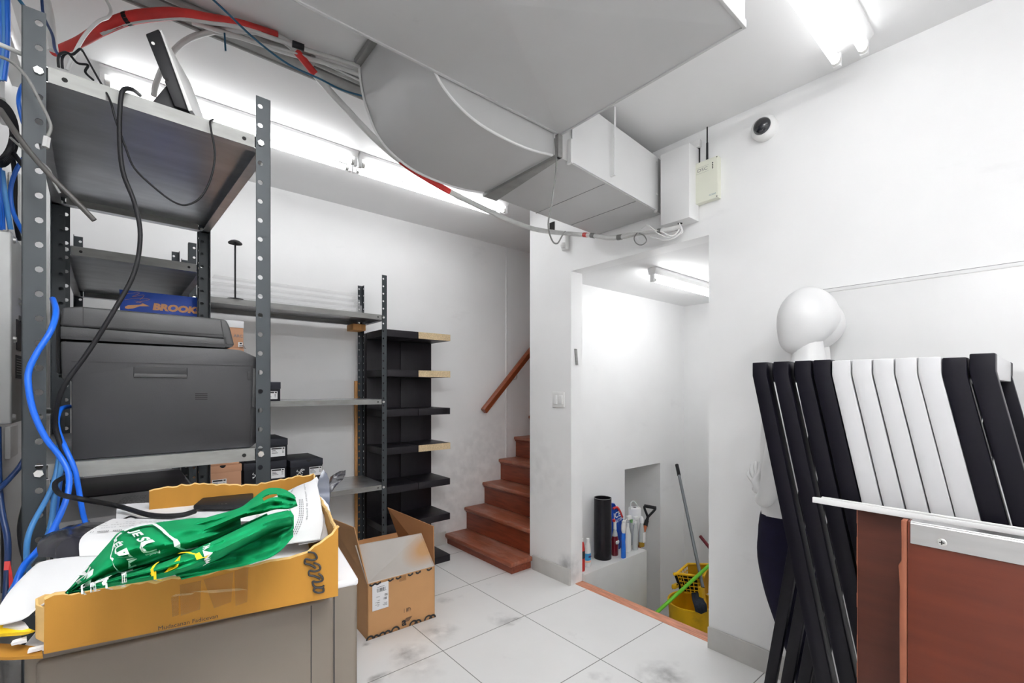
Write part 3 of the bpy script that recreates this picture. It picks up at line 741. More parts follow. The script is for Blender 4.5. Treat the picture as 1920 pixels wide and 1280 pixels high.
mxn = fm2.nodes.new('ShaderNodeMix'); mxn.data_type = 'RGBA'; Lk.new(mr.outputs[0], mxn.inputs[0]); Lk.new(src, mxn.inputs[6]); mxn.inputs[7].default_value = srgb(206, 160, 112); Lk.new(mxn.outputs[2], pN.inputs['Base Color'])
n = (fl[1]-fl[0]).cross(fl[3]-fl[0]).normalized()*-T
fo = MB().hexa([p for p in fl]+[p+n for p in fl]).build('front_flap', fm, bo, smooth=False)
tag(fo, 'front flap sprayed pale grey')
x = (fl[1]-fl[0]).normalized(); y = (fl[3]-fl[0]); y = (y-x*y.dot(x)).normalized(); c = (fl[0]+fl[1]+fl[2]+fl[3])/4
text_on(MB(), 'VICTIM', .014, c-n.normalized()*.001, -x, -y).build('flap_print', M['whiteink'], fo, smooth=False)
# right flap standing up behind, left flap, back flap
r = [bp(W, 0, HB), bp(W, DD, HB), fp(728, 951, (bp(W, DD, 0)).dot(Vector((*FW, 0)))), fp(813.5, 986, (bp(W, 0, 0)).dot(Vector((*FW, 0))))]
n2 = ux*-T
MB().hexa(r+[p+n2 for p in r]).build('right_flap', M['cardin'], bo, smooth=False)
l = [bp(0, 0, HB), bp(0, DD, HB), bp(-.03, DD-.005, HB+.15), bp(-.035, .0, HB+.15)]
l[3] = fp(664, 989, D0-.005); l[2] = fp(612, 968, D0+.27)
MB().hexa(l+[p+ux*T for p in l]).build('left_flap', M['card'], bo, smooth=False)
k_ = [bp(0, DD, HB), bp(W, DD, HB), bp(W-.01, DD+.06, HB+.07), bp(.01, DD+.06, HB+.07)]
MB().hexa(k_+[p-Z*T for p in k_]).build('back_flap', M['cardin'], bo, smooth=False)
# label and printing
o_ = bp(0, -T-.001, 0)
lb = quad_on(MB(), o_, ux, Z, .024, .112, .145, .282).build('shipping_label', M['paper'], bo, smooth=False)
b = MB(); o2 = bp(0, -T-.0016, 0)
for i in range(26):
    if random.random() < .75: quad_on(b, o2, ux, Z, .046+i*.0019, .046+i*.0019+random.choice((.0007, .0013)), .240, .256)
for i in range(12):
    if random.random() < .8: quad_on(b, o2, ux, Z, .084+i*.0016, .0848+i*.0016, .190, .202)
for xx, zz_, ln in ((.05, .262, .04), (.05, .237, .05), (.045, .212, .018), (.09, .218, .018), (.09, .214, .014), (.09, .210, .018), (.052, .193, .012), (.04, .184, .02), (.05, .18, .014), (.04, .172, .022), (.085, .172, .02), (.08, .165, .025), (.05, .165, .01), (.085, .16, .02)):
    quad_on(b, o2, ux, Z, xx, xx+ln, zz_, zz_+.0018)
b.build('label_print', M['ink'], lb, smooth=False)
b = MB()
# cropped halves of bold letters along the edges
def arc(mb, cx, cz, r, a0, a1, th=.009):
    n_ = 10; V = []
    for i in range(n_+1):
        a = math.radians(a0+(a1-a0)*i/n_)
        V += [o2+ux*(cx+(r-th)*math.cos(a))+Z*(cz+(r-th)*math.sin(a)), o2+ux*(cx+r*math.cos(a))+Z*(cz+r*math.sin(a))]
    mb.verts_faces(V, [(2*i, 2*i+1, 2*i+3, 2*i+2) for i in range(n_)])
for cx in (.022, .052, .122, .166, .236, .282, .350):
    arc(b, cx, HB-.001, .016, 190, 345)
    quad_on(b, o2, ux, Z, cx+.012, cx+.018, HB-.012, HB-.001)
for cx, r_ in ((.012, .022), (.045, .017), (.078, .02), (.106, .02), (.150, .026), (.255, .026), (.282, .022), (.345, .026), (.372, .022)):
    arc(b, cx, .004, r_, 0, 180, .0095)
text_on(b, 'a', .06, o2+ux*.20+Z*.036, ux, Z, bold=.0015)
b.build('edge_lettering', M['ink'], bo, smooth=False)
b = MB()
for i in range(9):
    quad_on(b, o2+ux*(.195+.004*i)+Z*.032, ux+Z*1.1, Z-ux*.2, 0, .03, 0, .0022)
for xx in (.20, .214, .22, .226): quad_on(b, o2, ux, Z, xx, xx+.002, .086, .108)
arc(b, .228, .094, .012, -30, 200, .002)
tag(b.build('fork_drawing', M['ink'], bo, smooth=False), 'black line drawing of a fork and knife')
tp = quad_on(MB(), bp(0, -T-.0012, 0), ux, Z, .172, .212, HB-.032, HB-.002).build('tape', M['tape'], bo, smooth=False)

# ------------------------------------------------------------------ grey cabinet and the tray on it
ZC = 1.0
xl, xr, yf, yk = -.098, .280, .712, 1.17
ca = empty('metal_cabinet', (0, 0, 0), 'grey enamelled metal filing cabinet in the left foreground under the gold tray', 'cabinet')
MB().box(xl, xr, yf, yk, 0, ZC-.003, .006, 3).build('body', M['cab'], ca)
MB().box(xl-.0005, xr+.001, yf-.001, yk, ZC-.012, ZC, .004, 3).build('top', M['cabtop'], ca)
b = MB().box(xl+.012, at(627, 1150, Y=yf).x, yf-.006, yf+.01, .10, ZC-.02, .0055, 3)
b.build('front_panel', M['cab'], ca)
xs = at(588, 1150, Y=yf-.006).x
MB().box(xs-.0006, xs+.0006, yf-.0068, yf-.005, .1, ZC-.025).build('panel_seam', M['pdark'], ca)
xs = at(628, 1150, Y=yf).x
MB().box(xs-.001, xs+.001, yf-.0012, yf+.0002, .02, ZC-.014).build('frame_gap', M['ink'], ca)

rot_ = Matrix.Rotation(math.radians(-9.5), 4, 'Z'); piv = Vector((xr, yf, 0)); ca.rotation_euler.z = math.radians(-9.5); ca.location = piv-rot_.to_3x3() @ piv
tr = empty('cardboard_tray', (.1, .95, ZC), 'low golden cardboard tray marked 2220 heaped with papers on the grey cabinet', 'cardboard tray')
TZ = 1.095
q0, q1 = at(82, 1226, Z=ZC+.001), at(634, 1117, Z=ZC+.001)
u = (q1-q0).normalized(); v = Vector((-u.y, u.x, 0)); TW = (q1-q0).length
far = (at(600, 893, Z=TZ)-q0).dot(v)
TD = far
def tp_(x, y, z): return q0+u*x+v*y+Vector((0, 0, z))
def ragged(mb, o, x, L, H, nrm, seed, n=40, t=.004, amp=.0022, prof=None):
    """a cardboard wall with a torn top edge"""
    rnd = random.Random(seed); top = [H+rnd.uniform(-amp, amp)+(prof(i/n) if prof else 0) for i in range(n+1)]
    V = []
    for i in range(n+1):
        p = o+x*(L*i/n)
        wv = nrm*(.002*math.sin(i*.23+seed)+.0007*math.sin(i*1.3))
        V += [p, p+nrm*t, p+nrm*t+wv+Vector((0, 0, top[i])), p+wv+Vector((0, 0, top[i]))]
    F_ = []
    for i in range(n):
        a = 4*i; c = a+4
        F_ += [(a, c, c+3, a+3), (a+1, a+2, c+2, c+1), (a+3, c+3, c+2, a+2), (a, a+1, c+1, c)]
    F_ += [(0, 3, 2, 1), (4*n, 4*n+1, 4*n+2, 4*n+3)]
    mb.verts_faces(V, F_)
    # lighter torn rim
    return [o+x*(L*i/n)+nrm*(t*.5+.002*math.sin(i*.23+seed)+.0007*math.sin(i*1.3))+Vector((0, 0, top[i])) for i in range(n+1)]
HW = TZ-ZC-.001
b = MB(); rim = ragged(b, tp_(0, 0, 0), u, TW, .0625, v, 1, prof=lambda t: .006*max(0, t-.6)/.4+.03*max(0, t-.8)/.2*max(0, t-.8)/.2)
b.build('front_wall', M['cardgold'], tr, angle=50)
MB().tube(rim, .0024, n=5, smooth=False).build('torn_rim', M['cardedge'], tr)
b = MB(); rim = ragged(b, tp_(TW*.03, TD-.004, 0), u, TW*.97, HW, v, 3, prof=lambda t: .006*math.sin(2.5*PI*t))
b.build('back_wall', M['cardgold'], tr, angle=50)
MB().tube(rim, .0022, n=5, smooth=False).build('torn_rim', M['cardedge'], tr)
b = MB(); rim = ragged(b, tp_(TW-.004, .004, 0), v, TD-.008, HW, u, 5, prof=lambda t: .003-.010*math.sin(PI*t))
b.build('right_wall', M['cardgold'], tr, angle=50)
MB().tube(rim, .0024, n=5, smooth=False).build('torn_rim', M['cardedge'], tr)
MB().box(0, 1, 0, 1, 0, 1, m=Matrix(((u.x*TW, v.x*TD, 0, q0.x), (u.y*TW, v.y*TD, 0, q0.y), (0, 0, .004, ZC+.001), (0, 0, 0, 1)))).build('bottom', M['cardgold'], tr, smooth=False)
b = MB(); b.grid([[tp_(-.002-.012*math.sin(i*.9), .01+.03*i/6, .008+.045*j/5+.006*math.sin(i+j)) for i in range(7)] for j in range(6)], .002)
b.build('torn_corner', M['cardedge'], tr)
# 2220 in black marker, reading down the right end of the front wall
def onf(px, py, off=.0022):
    d = at(px, py, D=1)-Vector((0, 0, CH)); k = (q0-Vector((0, 0, CH))).dot(v)/d.dot(v)
    return Vector((0, 0, CH))+d*k-v*off
S2 = [[(577, 1034), (589, 1036), (594, 1045), (586, 1049), (573, 1047), (572, 1055), (582, 1058), (592, 1064)],
      [(588, 1054), (598, 1058), (600, 1066), (590, 1070), (580, 1069), (580, 1077), (590, 1079), (600, 1084)],
      [(597, 1074), (604, 1080), (604, 1087), (594, 1090), (586, 1089), (588, 1097), (594, 1100), (605, 1101)],
      [(606, 1101), (606, 1108), (596, 1110), (588, 1106), (592, 1101), (604, 1099), (607, 1096)]]
for P in S2: MB().tube([onf(x, y, .0018) for x, y in P], .0014, n=6, sub=5).build('marker_digit', M['ink'], tr)
b = MB()
for P in ([(338, 1094), (378, 1086), (376, 1140), (340, 1152)], [(382, 1084), (438, 1070), (434, 1126), (402, 1138)], [(322, 1118), (336, 1114), (336, 1150), (324, 1154)], [(440, 1068), (466, 1062), (464, 1126), (442, 1134)]):
    b.verts_faces([onf(x, y, .0035) for x, y in P], [(0, 1, 2, 3)])
b.build('packing_tape', M['tape'], tr, smooth=False)
b = MB()
for P in ([(322, 1116), (360, 1112), (366, 1108), (330, 1111)], [(358, 1106), (450, 1100), (464, 1103), (400, 1109)]):
    b.verts_faces([onf(x, y, .0042) for x, y in P], [(0, 1, 2, 3)])
b.build('tape_crease', mat('crumpled_tape', srgb(206, 176, 128), .2, var=.1, scale=30, alpha=.4), tr, smooth=False)
a_, c_ = onf(297, 1176, .0035), onf(410, 1152, .0035)
text_on(MB(), 'Mudacanan Fadicevan', .0072, (a_+c_)/2, (c_-a_), Z, sx=1.0).build('small_print', M['ink'], tr, smooth=False)
ZO = -.052
def az(x, y, Z):
    return at(x, y, Z=Z+ZO*min(1, max(0, (Z-1)/.1)))
# ------------------------------------------------------------------ papers and the green bag in the tray
def net(name, rows, m, thick=.0012, sub=4, parent=None, wob=0, seed=1):
    """a sheet through a net of pixels with heights (px, py, z)"""
    R_ = [spline([az(x, y, Z=z) for x, y, z in r], sub) for r in rows]
    C_ = list(zip(*R_)); C_ = [spline(c, sub) for c in C_]
    rnd = random.Random(seed)
    if wob:
        for c in C_:
            for p in c: p.z += wob*(math.sin(p.x*90+seed)+math.sin(p.y*120+seed*2)+rnd.uniform(-.3, .3))
    mb = MB(); mb.grid(C_, thick)
    bmesh.ops.recalc_face_normals(mb.b, faces=mb.b.faces)
    return mb, C_
def sheet(label, rows, m, wob=0, name='paper_sheet', cat='paper', grp='papers heaped in the gold tray', seed=1, thick=.0015):
    mb, C_ = net(name, rows, m, thick, 4, None, wob, seed)
    c = C_[len(C_)//2][len(C_[0])//2]
    o = mb.build(name, m, loc=c, angle=60)
    return tag(o, label, cat, grp), C_
# filler under the sheets: flattened cartons and envelopes whose ends stick out at the left
zt0 = ZC+.006
stack = [('grey folded card at the bottom of the heap in the gold tray', M['paperg'], .006, -.07), ('white flattened carton low in the heap in the gold tray', M['paper'], .008, -.055),
         ('thick white envelope in the middle of the heap in the gold tray', M['paper'], .008, .01), ('white folder near the top of the heap in the gold tray', M['paper'], .008, .012)]
z = zt0
for k, (lb_, m_, h_, off) in enumerate(stack):
    p = [tp_(max(off, .012)+.004*k, .012+.004*k, 0), tp_(TW-.03, .012+.004*k, 0), tp_(TW-.03, TD-.03, 0), tp_(max(off, .012)+.004*k, TD-.03, 0)]
    for q in p: q.z = 0
    o = MB().hexa([q+Vector((0, 0, z)) for q in p]+[q+Vector((0, 0, z+h_)) for q in p], .003).build('paper_stack', m_, loc=p[0]+Vector((0, 0, z)))
    tag(o, lb_, 'paper', 'papers heaped in the gold tray'); z += h_+.0008
# ends sticking out past the open left side of the tray
o, _ = sheet('yellow padded envelope sticking out of the left end of the gold tray', [[(-40, 1192, 1.052), (20, 1186, 1.055), (56, 1184, 1.052)], [(-40, 1180, 1.062), (20, 1168, 1.066), (60, 1180, 1.056)]], mat('yellow_envelope', srgb(236, 196, 20), .55), name='padded_envelope', cat='envelope', thick=.005)
o, _ = sheet('grey padded envelope on the yellow one at the left end of the tray', [[(5, 1176, 1.062), (30, 1176, 1.064), (54, 1176, 1.06)], [(10, 1162, 1.07), (30, 1160, 1.07), (46, 1166, 1.066)]], M['paperg'], name='padded_envelope', cat='envelope', thick=.003)
o, _ = sheet('golden cardboard flap lying out from the open left end of the tray', [[(-60, 1228, 1.0025), (0, 1232, 1.0015), (80, 1228, 1.0015)], [(-60, 1205, 1.02), (10, 1206, 1.012), (78, 1212, 1.006)]], M['cardgold'], name='torn_flap', cat='cardboard', thick=.004)
o, _ = sheet('small white card stub poking out at the left end of the gold tray', [[(20, 1206, 1.032), (50, 1198, 1.034)], [(24, 1200, 1.036), (50, 1192, 1.036)]], M['paper'], name='card_stub', cat='paper', thick=.004)
o, _ = sheet('white folded leaflet poking out low at the left end of the gold tray', [[(52, 1219, 1.016), (82, 1212, 1.014)], [(55, 1214, 1.018), (82, 1208, 1.016)]], M['paper'], name='leaflet', cat='paper', thick=.004)
# black refuse sack at the back left, holding white rolls
bl, _ = sheet('crumpled black plastic sack at the back left of the gold tray', [[(72, 1040, 1.085), (110, 1046, 1.09), (170, 1045, 1.085), (240, 1042, 1.07)], [(70, 1020, 1.105), (112, 1008, 1.118), (165, 1005, 1.115), (240, 1005, 1.09)], [(88, 1000, 1.105), (130, 988, 1.12), (190, 986, 1.112), (240, 990, 1.09)], [(150, 985, 1.095), (170, 980, 1.10), (210, 978, 1.10), (250, 980, 1.085)]], M['bagblack'], wob=.0014, name='plastic_sack', cat='bag', grp=None)
p1, C1 = sheet('big blank white sheet sagging over the open left end of the gold tray', [[(-30, 1175, 1.072), (40, 1160, 1.085), (85, 1130, 1.103), (180, 1110, 1.106), (330, 1085, 1.104)], [(-10, 1150, 1.085), (45, 1120, 1.10), (90, 1095, 1.108), (190, 1080, 1.108), (330, 1060, 1.106)], [(20, 1105, 1.10), (55, 1075, 1.108), (110, 1062, 1.110), (200, 1055, 1.110), (330, 1040, 1.108)], [(62, 1062, 1.105), (80, 1052, 1.108), (130, 1044, 1.110), (210, 1038, 1.110), (330, 1022, 1.108)]], M['paper'])
p2, C2 = sheet('white printed sheet with a dotted line wrapping the black sack in the gold tray', [[(149, 1042, 1.112), (240, 1038, 1.112), (330, 1030, 1.112)], [(150, 1012, 1.126), (240, 1010, 1.124), (330, 1005, 1.118)], [(172, 992, 1.128), (260, 985, 1.122), (400, 990, 1.114)], [(212, 972, 1.12), (300, 972, 1.114), (420, 972, 1.110)]], M['paper'])
b = MB()
rnd = random.Random(4)
for row, (f0, f1, hgt_, nn) in enumerate(((.50, .53, 1.0, 46), (.62, .63, .6, 30), (.70, .71, .6, 28), (.78, .79, .6, 24))):
    for i in range(nn):
        if rnd.random() < .2: continue
        t0 = .08+.8*i/nn; t1 = t0+.6/nn
        def S_(f, t):
            g = f*(len(C2[0])-1); hh = t*(len(C2)-1); i0 = min(int(hh), len(C2)-2); j0 = min(int(g), len(C2[0])-2)
            a, c = hh-i0, g-j0
            return (C2[i0][j0]*(1-a)*(1-c)+C2[i0+1][j0]*a*(1-c)+C2[i0][j0+1]*(1-a)*c+C2[i0+1][j0+1]*a*c)+Vector((0, 0, .0022))
        b.verts_faces([S_(f0, t0), S_(f0, t1), S_(f1, t1), S_(f1, t0)], [(0, 1, 2, 3)])
b.build('faint_print', M['greyink'], p2, smooth=False)
p3, C3 = sheet('blank white sheet with rounded corners lying at the back of the gold tray', [[(218, 978, 1.108), (330, 978, 1.108), (480, 975, 1.108)], [(219, 952, 1.110), (330, 946, 1.110), (480, 940, 1.110)], [(228, 945, 1.1105), (330, 938, 1.1105), (480, 925, 1.1105)]], M['paper'])
# sheets leaning against the right end of the tray
p4, C4 = sheet('printed white sheet leaning up on the right end of the gold tray', [[(470, 1030, 1.105), (540, 1018, 1.112), (600, 1010, 1.116)], [(480, 985, 1.115), (560, 970, 1.126), (606, 975, 1.125)], [(500, 940, 1.125), (560, 925, 1.145), (598, 925, 1.15)], [(530, 925, 1.13), (560, 910, 1.15), (592, 898, 1.165)]], M['paper'])
p5, C5 = sheet('greyish white sheet behind the printed one at the right end of the gold tray', [[(560, 1020, 1.104), (600, 1012, 1.108), (618, 1000, 1.110)], [(570, 960, 1.125), (602, 955, 1.13), (620, 962, 1.122)], [(575, 920, 1.14), (592, 912, 1.148), (602, 910, 1.146)], [(578, 905, 1.15), (590, 896, 1.16), (594, 893, 1.16)]], M['paper'])
b = MB()
def S4(f, t):
    g = f*(len(C4[0])-1); hh = t*(len(C4)-1); i0 = min(int(hh), len(C4)-2); j0 = min(int(g), len(C4[0])-2); a, c = hh-i0, g-j0
    return (C4[i0][j0]*(1-a)*(1-c)+C4[i0+1][j0]*a*(1-c)+C4[i0][j0+1]*(1-a)*c+C4[i0+1][j0+1]*a*c)+Vector((0, 0, .002))-az(600, 980, Z=1.1).normalized()*.001
for s_, f_, t_ in (('Please use this door', .38, .80), ('Veuillez utiliser la porte', .64, .74)):
    vs, fs = textmesh(s_, 1)
    wmax = max(v_.x for v_ in vs)-min(v_.x for v_ in vs)
    b.verts_faces([S4(.92-(t_*0+.5+v_.x/wmax)*.62, f_+v_.y*.055) for v_ in vs], fs)
for k in range(3):
    for i in range(16):
        b.verts_faces([S4(.12+i*.028, .50+.03*k), S4(.12+i*.028, .512+.03*k), S4(.138+i*.028, .512+.03*k), S4(.138+i*.028, .50+.03*k)], [(0, 1, 2, 3)])
b.build('print', M['greyink'], p4, smooth=False)
# grey and black plastic sleeves at the right back corner
sl_, _ = sheet('dark grey glossy plastic sleeve standing in the right back corner of the gold tray', [[(590, 985, 1.105), (618, 985, 1.105)], [(594, 930, 1.14), (618, 930, 1.138)], [(597, 900, 1.155), (617, 900, 1.152)], [(606, 880, 1.168), (613, 888, 1.16)]], mat('slate_plastic_film', srgb(86, 92, 108), .15, var=.2, bump=.15, bscale=12), name='plastic_sleeve', cat='plastic sleeve', grp=None)
bf, _ = sheet('torn black plastic flap jutting out over the right back corner of the gold tray', [[(618, 945, 1.13), (620, 925, 1.14), (626, 915, 1.142)], [(617, 915, 1.145), (625, 905, 1.15), (640, 902, 1.15)], [(618, 900, 1.15), (628, 892, 1.158), (647, 890, 1.152)], [(620, 895, 1.152), (634, 886, 1.162), (648, 879, 1.162)]], M['bagblack'], wob=.0012, name='plastic_flap', cat='plastic', grp=None)
# small black box (modem) lying on the sheet
P = [(364, 953), (383, 938), (470, 931), (490, 945), (440, 958)]
md = empty('black_adapter', az(420, 950, Z=1.113), 'flat black electronic adapter on the white sheet at the back of the gold tray', 'adapter')
MB().prism([az(x, y, Z=1.1135) for x, y in ((362, 956), (382, 939), (475, 931), (475, 955))], (0, 0, .010), .003).build('body', M['black'], md)
c = az(418, 944, Z=1.1238)
text_on(MB(), 'l ε κ', .008, c, az(460, 940, Z=1.132)-az(400, 945, Z=1.132), Vector((-.2, 1, 0))).build('print', M['greyink'], md, smooth=False)
# newspaper-like crumpled sheet behind the tray
o, _ = sheet('crumpled sheet of fine print on the white carton behind the gold tray', [[(215, 952, .944), (245, 950, .944), (272, 948, .944)], [(222, 940, .95), (245, 937, .955), (272, 932, .95)], [(232, 932, .946), (250, 929, .95), (276, 926, .946)]], mat('newsprint', (.55, .55, .56), .8, var=.5, scale=220), wob=.001, name='newsprint', cat='paper', grp=None)

# the green bag: two soft rolls with a dark fold between, and its handles
gb = empty('tote_bag', az(300, 1030, Z=1.118), 'crumpled green tote bag with white and yellow lettering thrown on the papers in the tray', 'bag')
def roll(back, front, z0, bulge, seed, k=22, sub=6):
    """rows across the roll: from its back outline to its front outline, swelling upward"""
    Bk, Ft = spline([Vector((x, y, z)) for x, y, z in back], sub), spline([Vector((x, y, z)) for x, y, z in front], sub)
    rows = []
    for i, (p, q) in enumerate(zip(Bk, Ft)):
        s_ = i/(len(Bk)-1); row = []
        for j in range(k+1):
            t = j/k; sw = math.sin(PI*min(1, t*1.02))**.7 if 0 < t < 1 else 0
            fold = .0022*math.sin(t*9+s_*7+seed)+.0016*math.sin(t*17-s_*11+seed*3)+.0012*math.sin(s_*38+t*5)
            zz_ = p.z*(1-t)+q.z*t+bulge(s_)*sw+fold*min(1, sw*1.5)
            row.append(at(p.x*(1-t)+q.x*t, p.y*(1-t)+q.y*t, Z=zz_))
        rows.append(row)
    return rows
def surf(rows, s_, t):
    n_, m_ = len(rows)-1, len(rows[0])-1
    a, c = min(max(s_, 0), 1)*n_, min(max(t, 0), 1)*m_; i, j = min(int(a), n_-1), min(int(c), m_-1); a -= i; c -= j
    P = rows[i][j]*(1-a)*(1-c)+rows[i+1][j]*a*(1-c)+rows[i][j+1]*(1-a)*c+rows[i+1][j+1]*a*c
    N = (rows[i+1][j]-rows[i][j]).cross(rows[i][j+1]-rows[i][j])
    if N.dot(Vector((0, 0, CH))-P) < 0: N = -N
    return P+N.normalized()*.0034
up1 = roll([(122, 1112, 1.112), (200, 1022, 1.12), (226, 996, 1.122), (270, 983, 1.122), (352, 972, 1.122), (400, 968, 1.122), (450, 953, 1.124)],
           [(128, 1112, 1.112), (203, 1080, 1.118), (250, 1064, 1.120), (300, 1047, 1.122), (345, 1032, 1.124), (400, 1011, 1.126), (452, 986, 1.126)], 0, lambda s_: .004+.022*math.sin(PI*min(1, s_*1.1))**.8, 1)
mb = MB().grid(up1, .0014); bmesh.ops.recalc_face_normals(mb.b, faces=mb.b.faces)
main = mb.build('main_panel', M['green'], gb, angle=70)
lo1 = roll([(128, 1110, 1.112), (205, 1085, 1.116), (300, 1056, 1.122), (390, 1018, 1.132), (450, 990, 1.140), (500, 966, 1.144), (540, 956, 1.142)],
           [(128, 1113, 1.110), (205, 1100, 1.112), (300, 1084, 1.112), (380, 1062, 1.114), (430, 1040, 1.116), (505, 1000, 1.122), (549, 985, 1.126)], 0, lambda s_: .003+.020*math.sin(PI*(.1+.8*s_))**.8, 4)
mb = MB().grid(lo1, .0014); bmesh.ops.recalc_face_normals(mb.b, faces=mb.b.faces)
low = mb.build('folded_panel', M['green'], gb, angle=70)
fo_ = roll([(203, 1078, 1.116), (250, 1062, 1.118), (300, 1045, 1.120), (345, 1030, 1.122), (400, 1009, 1.122), (452, 984, 1.122), (500, 962, 1.13)],
           [(205, 1094, 1.110), (250, 1082, 1.111), (300, 1068, 1.112), (345, 1052, 1.114), (400, 1028, 1.116), (452, 1004, 1.118), (510, 978, 1.12)], 0, lambda s_: -.004, 3, k=8)
mb = MB().grid(fo_, .0014); bmesh.ops.recalc_face_normals(mb.b, faces=mb.b.faces)
mb.build('inner_fold', M['green'], gb, angle=70)
gus = roll([(320, 1066, 1.108), (400, 1034, 1.112), (470, 1002, 1.114), (520, 978, 1.118), (549, 968, 1.122)],
           [(340, 1084, 1.111), (420, 1068, 1.112), (470, 1057, 1.112), (520, 1036, 1.112), (550, 1006, 1.116)], 0, lambda s_: .006, 9)
mb = MB().grid(gus, .0014); bmesh.ops.recalc_face_normals(mb.b, faces=mb.b.faces)
mb.build('gusset', M['green'], gb, angle=70)
hd = roll([(352, 980, 1.130), (400, 966, 1.134), (448, 952, 1.140), (474, 934, 1.148), (500, 916, 1.152), (530, 916, 1.152), (552, 928, 1.148)],
          [(354, 1014, 1.128), (400, 996, 1.134), (450, 972, 1.142), (492, 962, 1.146), (516, 955, 1.146), (541, 954, 1.144), (558, 948, 1.142)], 0, lambda s_: .004+.008*math.sin(PI*s_), 6, k=16)
mb = MB()
# the slit of the handle is left open
R_, K_ = len(hd), len(hd[0])
V = [[mb.b.verts.new(p) for p in r_] for r_ in hd]
for i in range(R_-1):
    for j in range(K_-1):
        s_, t_ = i/(R_-1), j/(K_-1)
        if .56 < s_ < .74 and .20+.0*(s_) < t_ < .42: continue
        mb.b.faces.new((V[i][j], V[i+1][j], V[i+1][j+1], V[i][j+1]))
fs = mb.b.faces[:]; bmesh.ops.recalc_face_normals(mb.b, faces=fs); bmesh.ops.solidify(mb.b, geom=fs, thickness=.0014)
mb.build('handle', M['green'], gb, angle=70)
b = MB()
b.grid([[az(x, y, Z=z) for x, y, z in r_] for r_ in ([(536, 958, 1.148), (545, 957, 1.148), (551, 966, 1.146)], [(534, 972, 1.146), (542, 972, 1.146), (551, 978, 1.142)], [(536, 985, 1.140), (544, 988, 1.138), (551, 990, 1.134)])], .0014)
b.build('hem', M['green'], gb, angle=70)
b = MB(); b.lathe([(.002, -.008), (.012, -.005), (.016, .002), (.011, .010), (.003, .013)], az(412, 1000, Z=1.136), 12, 1.5, .8); b.build('tucked_fold', M['green'], gb)
# lettering printed on the bag (wraps with the cloth)
def bagtext(rows, s_, sc, t0, t1, hs, m, par, flip=1, lean=0, bold=.02, name='lettering'):
    vs, fs = textmesh(s_, 1, bold=bold); mb = MB()
    x0 = min(v_.x for v_ in vs); x1 = max(v_.x for v_ in vs); y0 = min(v_.y for v_ in vs); y1 = max(v_.y for v_ in vs)
    P_ = []
    for v_ in vs:
        a_ = (v_.x-x0)/(x1-x0); c_ = (v_.y-(y0+y1)/2)/(y1-y0)
        if flip < 0: a_, c_ = 1-a_, -c_
        P_.append(surf(rows, sc+c_*hs+lean*(a_-.5), t0+(t1-t0)*a_))
    mb.verts_faces(P_, fs)
    return mb.build(name, m, par, smooth=False)
def bagline(rows, pts, wd, m, par, name='frame_line'):
    mb = MB(); P = spline([Vector((a, c, 0)) for a, c in pts], 8); V = []
    for i, p in enumerate(P):
        d_ = (P[min(i+1, len(P)-1)]-P[max(i-1, 0)]).normalized(); n_ = Vector((-d_.y, d_.x, 0))*wd
        n_.x *= .35
        V += [surf(rows, p.x-n_.x, p.y-n_.y), surf(rows, p.x+n_.x, p.y+n_.y)]
    mb.verts_faces(V, [(2*i, 2*i+1, 2*i+3, 2*i+2) for i in range(len(P)-1)])
    return mb.build(name, m, par, smooth=False)
wi, yi = M['whiteink'], M['yellow']
bagtext(up1, 'JE SUIS', .445, .16, .84, .085, wi, main, lean=.06, bold=.03)
bagtext(up1, 'RÉUTILI', .305, .16, .90, .085, wi, main, lean=.07, bold=.03)
bagtext(up1, 'PLN', .085, .15, .85, .06, wi, main, lean=.03, bold=.03)
bagline(up1, [(.36, .10), (.45, .08), (.525, .09), (.545, .18), (.585, .55), (.65, .85), (.74, .93)], .022, wi, main)
bagline(up1, [(.34, .12), (.27, .2), (.225, .4), (.215, .7), (.245, .92), (.33, .95)], .022, wi, main)
bagtext(lo1, 'A', .375, .22, .72, .06, yi, low, flip=-1, bold=.03)
bagline(lo1, [(.33, .12), (.31, .4), (.315, .7), (.34, .9)], .013, yi, low)
bagline(lo1, [(.40, .05), (.43, .2), (.455, .4), (.50, .5)], .013, yi, low)
bagtext(lo1, 'www.', .505, .2, .8, .03, wi, low, flip=-1, bold=.02)
bagtext(lo1, 'R', .118, .25, .7, .035, wi, low, flip=-1, bold=.03)
bagtext(lo1, 'IN RÉU', .215, .15, .85, .022, wi, low, flip=-1, bold=.02)
bagline(lo1, [(.085, .1), (.07, .5), (.085, .9)], .012, wi, low)
bagline(lo1, [(.175, .1), (.155, .5), (.18, .9)], .012, wi, low)
# ------------------------------------------------------------------ fittings on the right wall
al = empty('alarm_panel', (XW-.02, 1.1, 2.2), 'ivory wall mounted alarm transmitter box with a black antenna', 'alarm box')
ya, yb2 = at(1346, 293, X=XW-.035).y, at(1302, 308, X=XW-.035).y
za, zb2 = at(1304, 383, X=XW-.035).z, at(1302, 308, X=XW-.035).z
za = (at(1304, 383, X=XW-.035).z+at(1350, 368, X=XW-.035).z)/2
zb2 = (at(1302, 308, X=XW-.035).z+at(1346, 291, X=XW-.035).z)/2
xf = XW-.036
MB().box(xf, XW-.001, ya, yb2, za, zb2, .003).build('case', M['ivory'], al)
yc_ = at(1326, 290, X=XW-.02).y
MB().cyl((XW-.02, yc_, zb2-.001), (XW-.02, yc_, zb2+.09), .0055, .005).cyl((XW-.02, yc_, zb2+.09), (XW-.02, yc_, at(1326, 238, X=XW-.02).z), .0035, .0032).build('antenna', M['blackc'], al)
b = MB(); Hh = zb2-za; Wy = yb2-ya
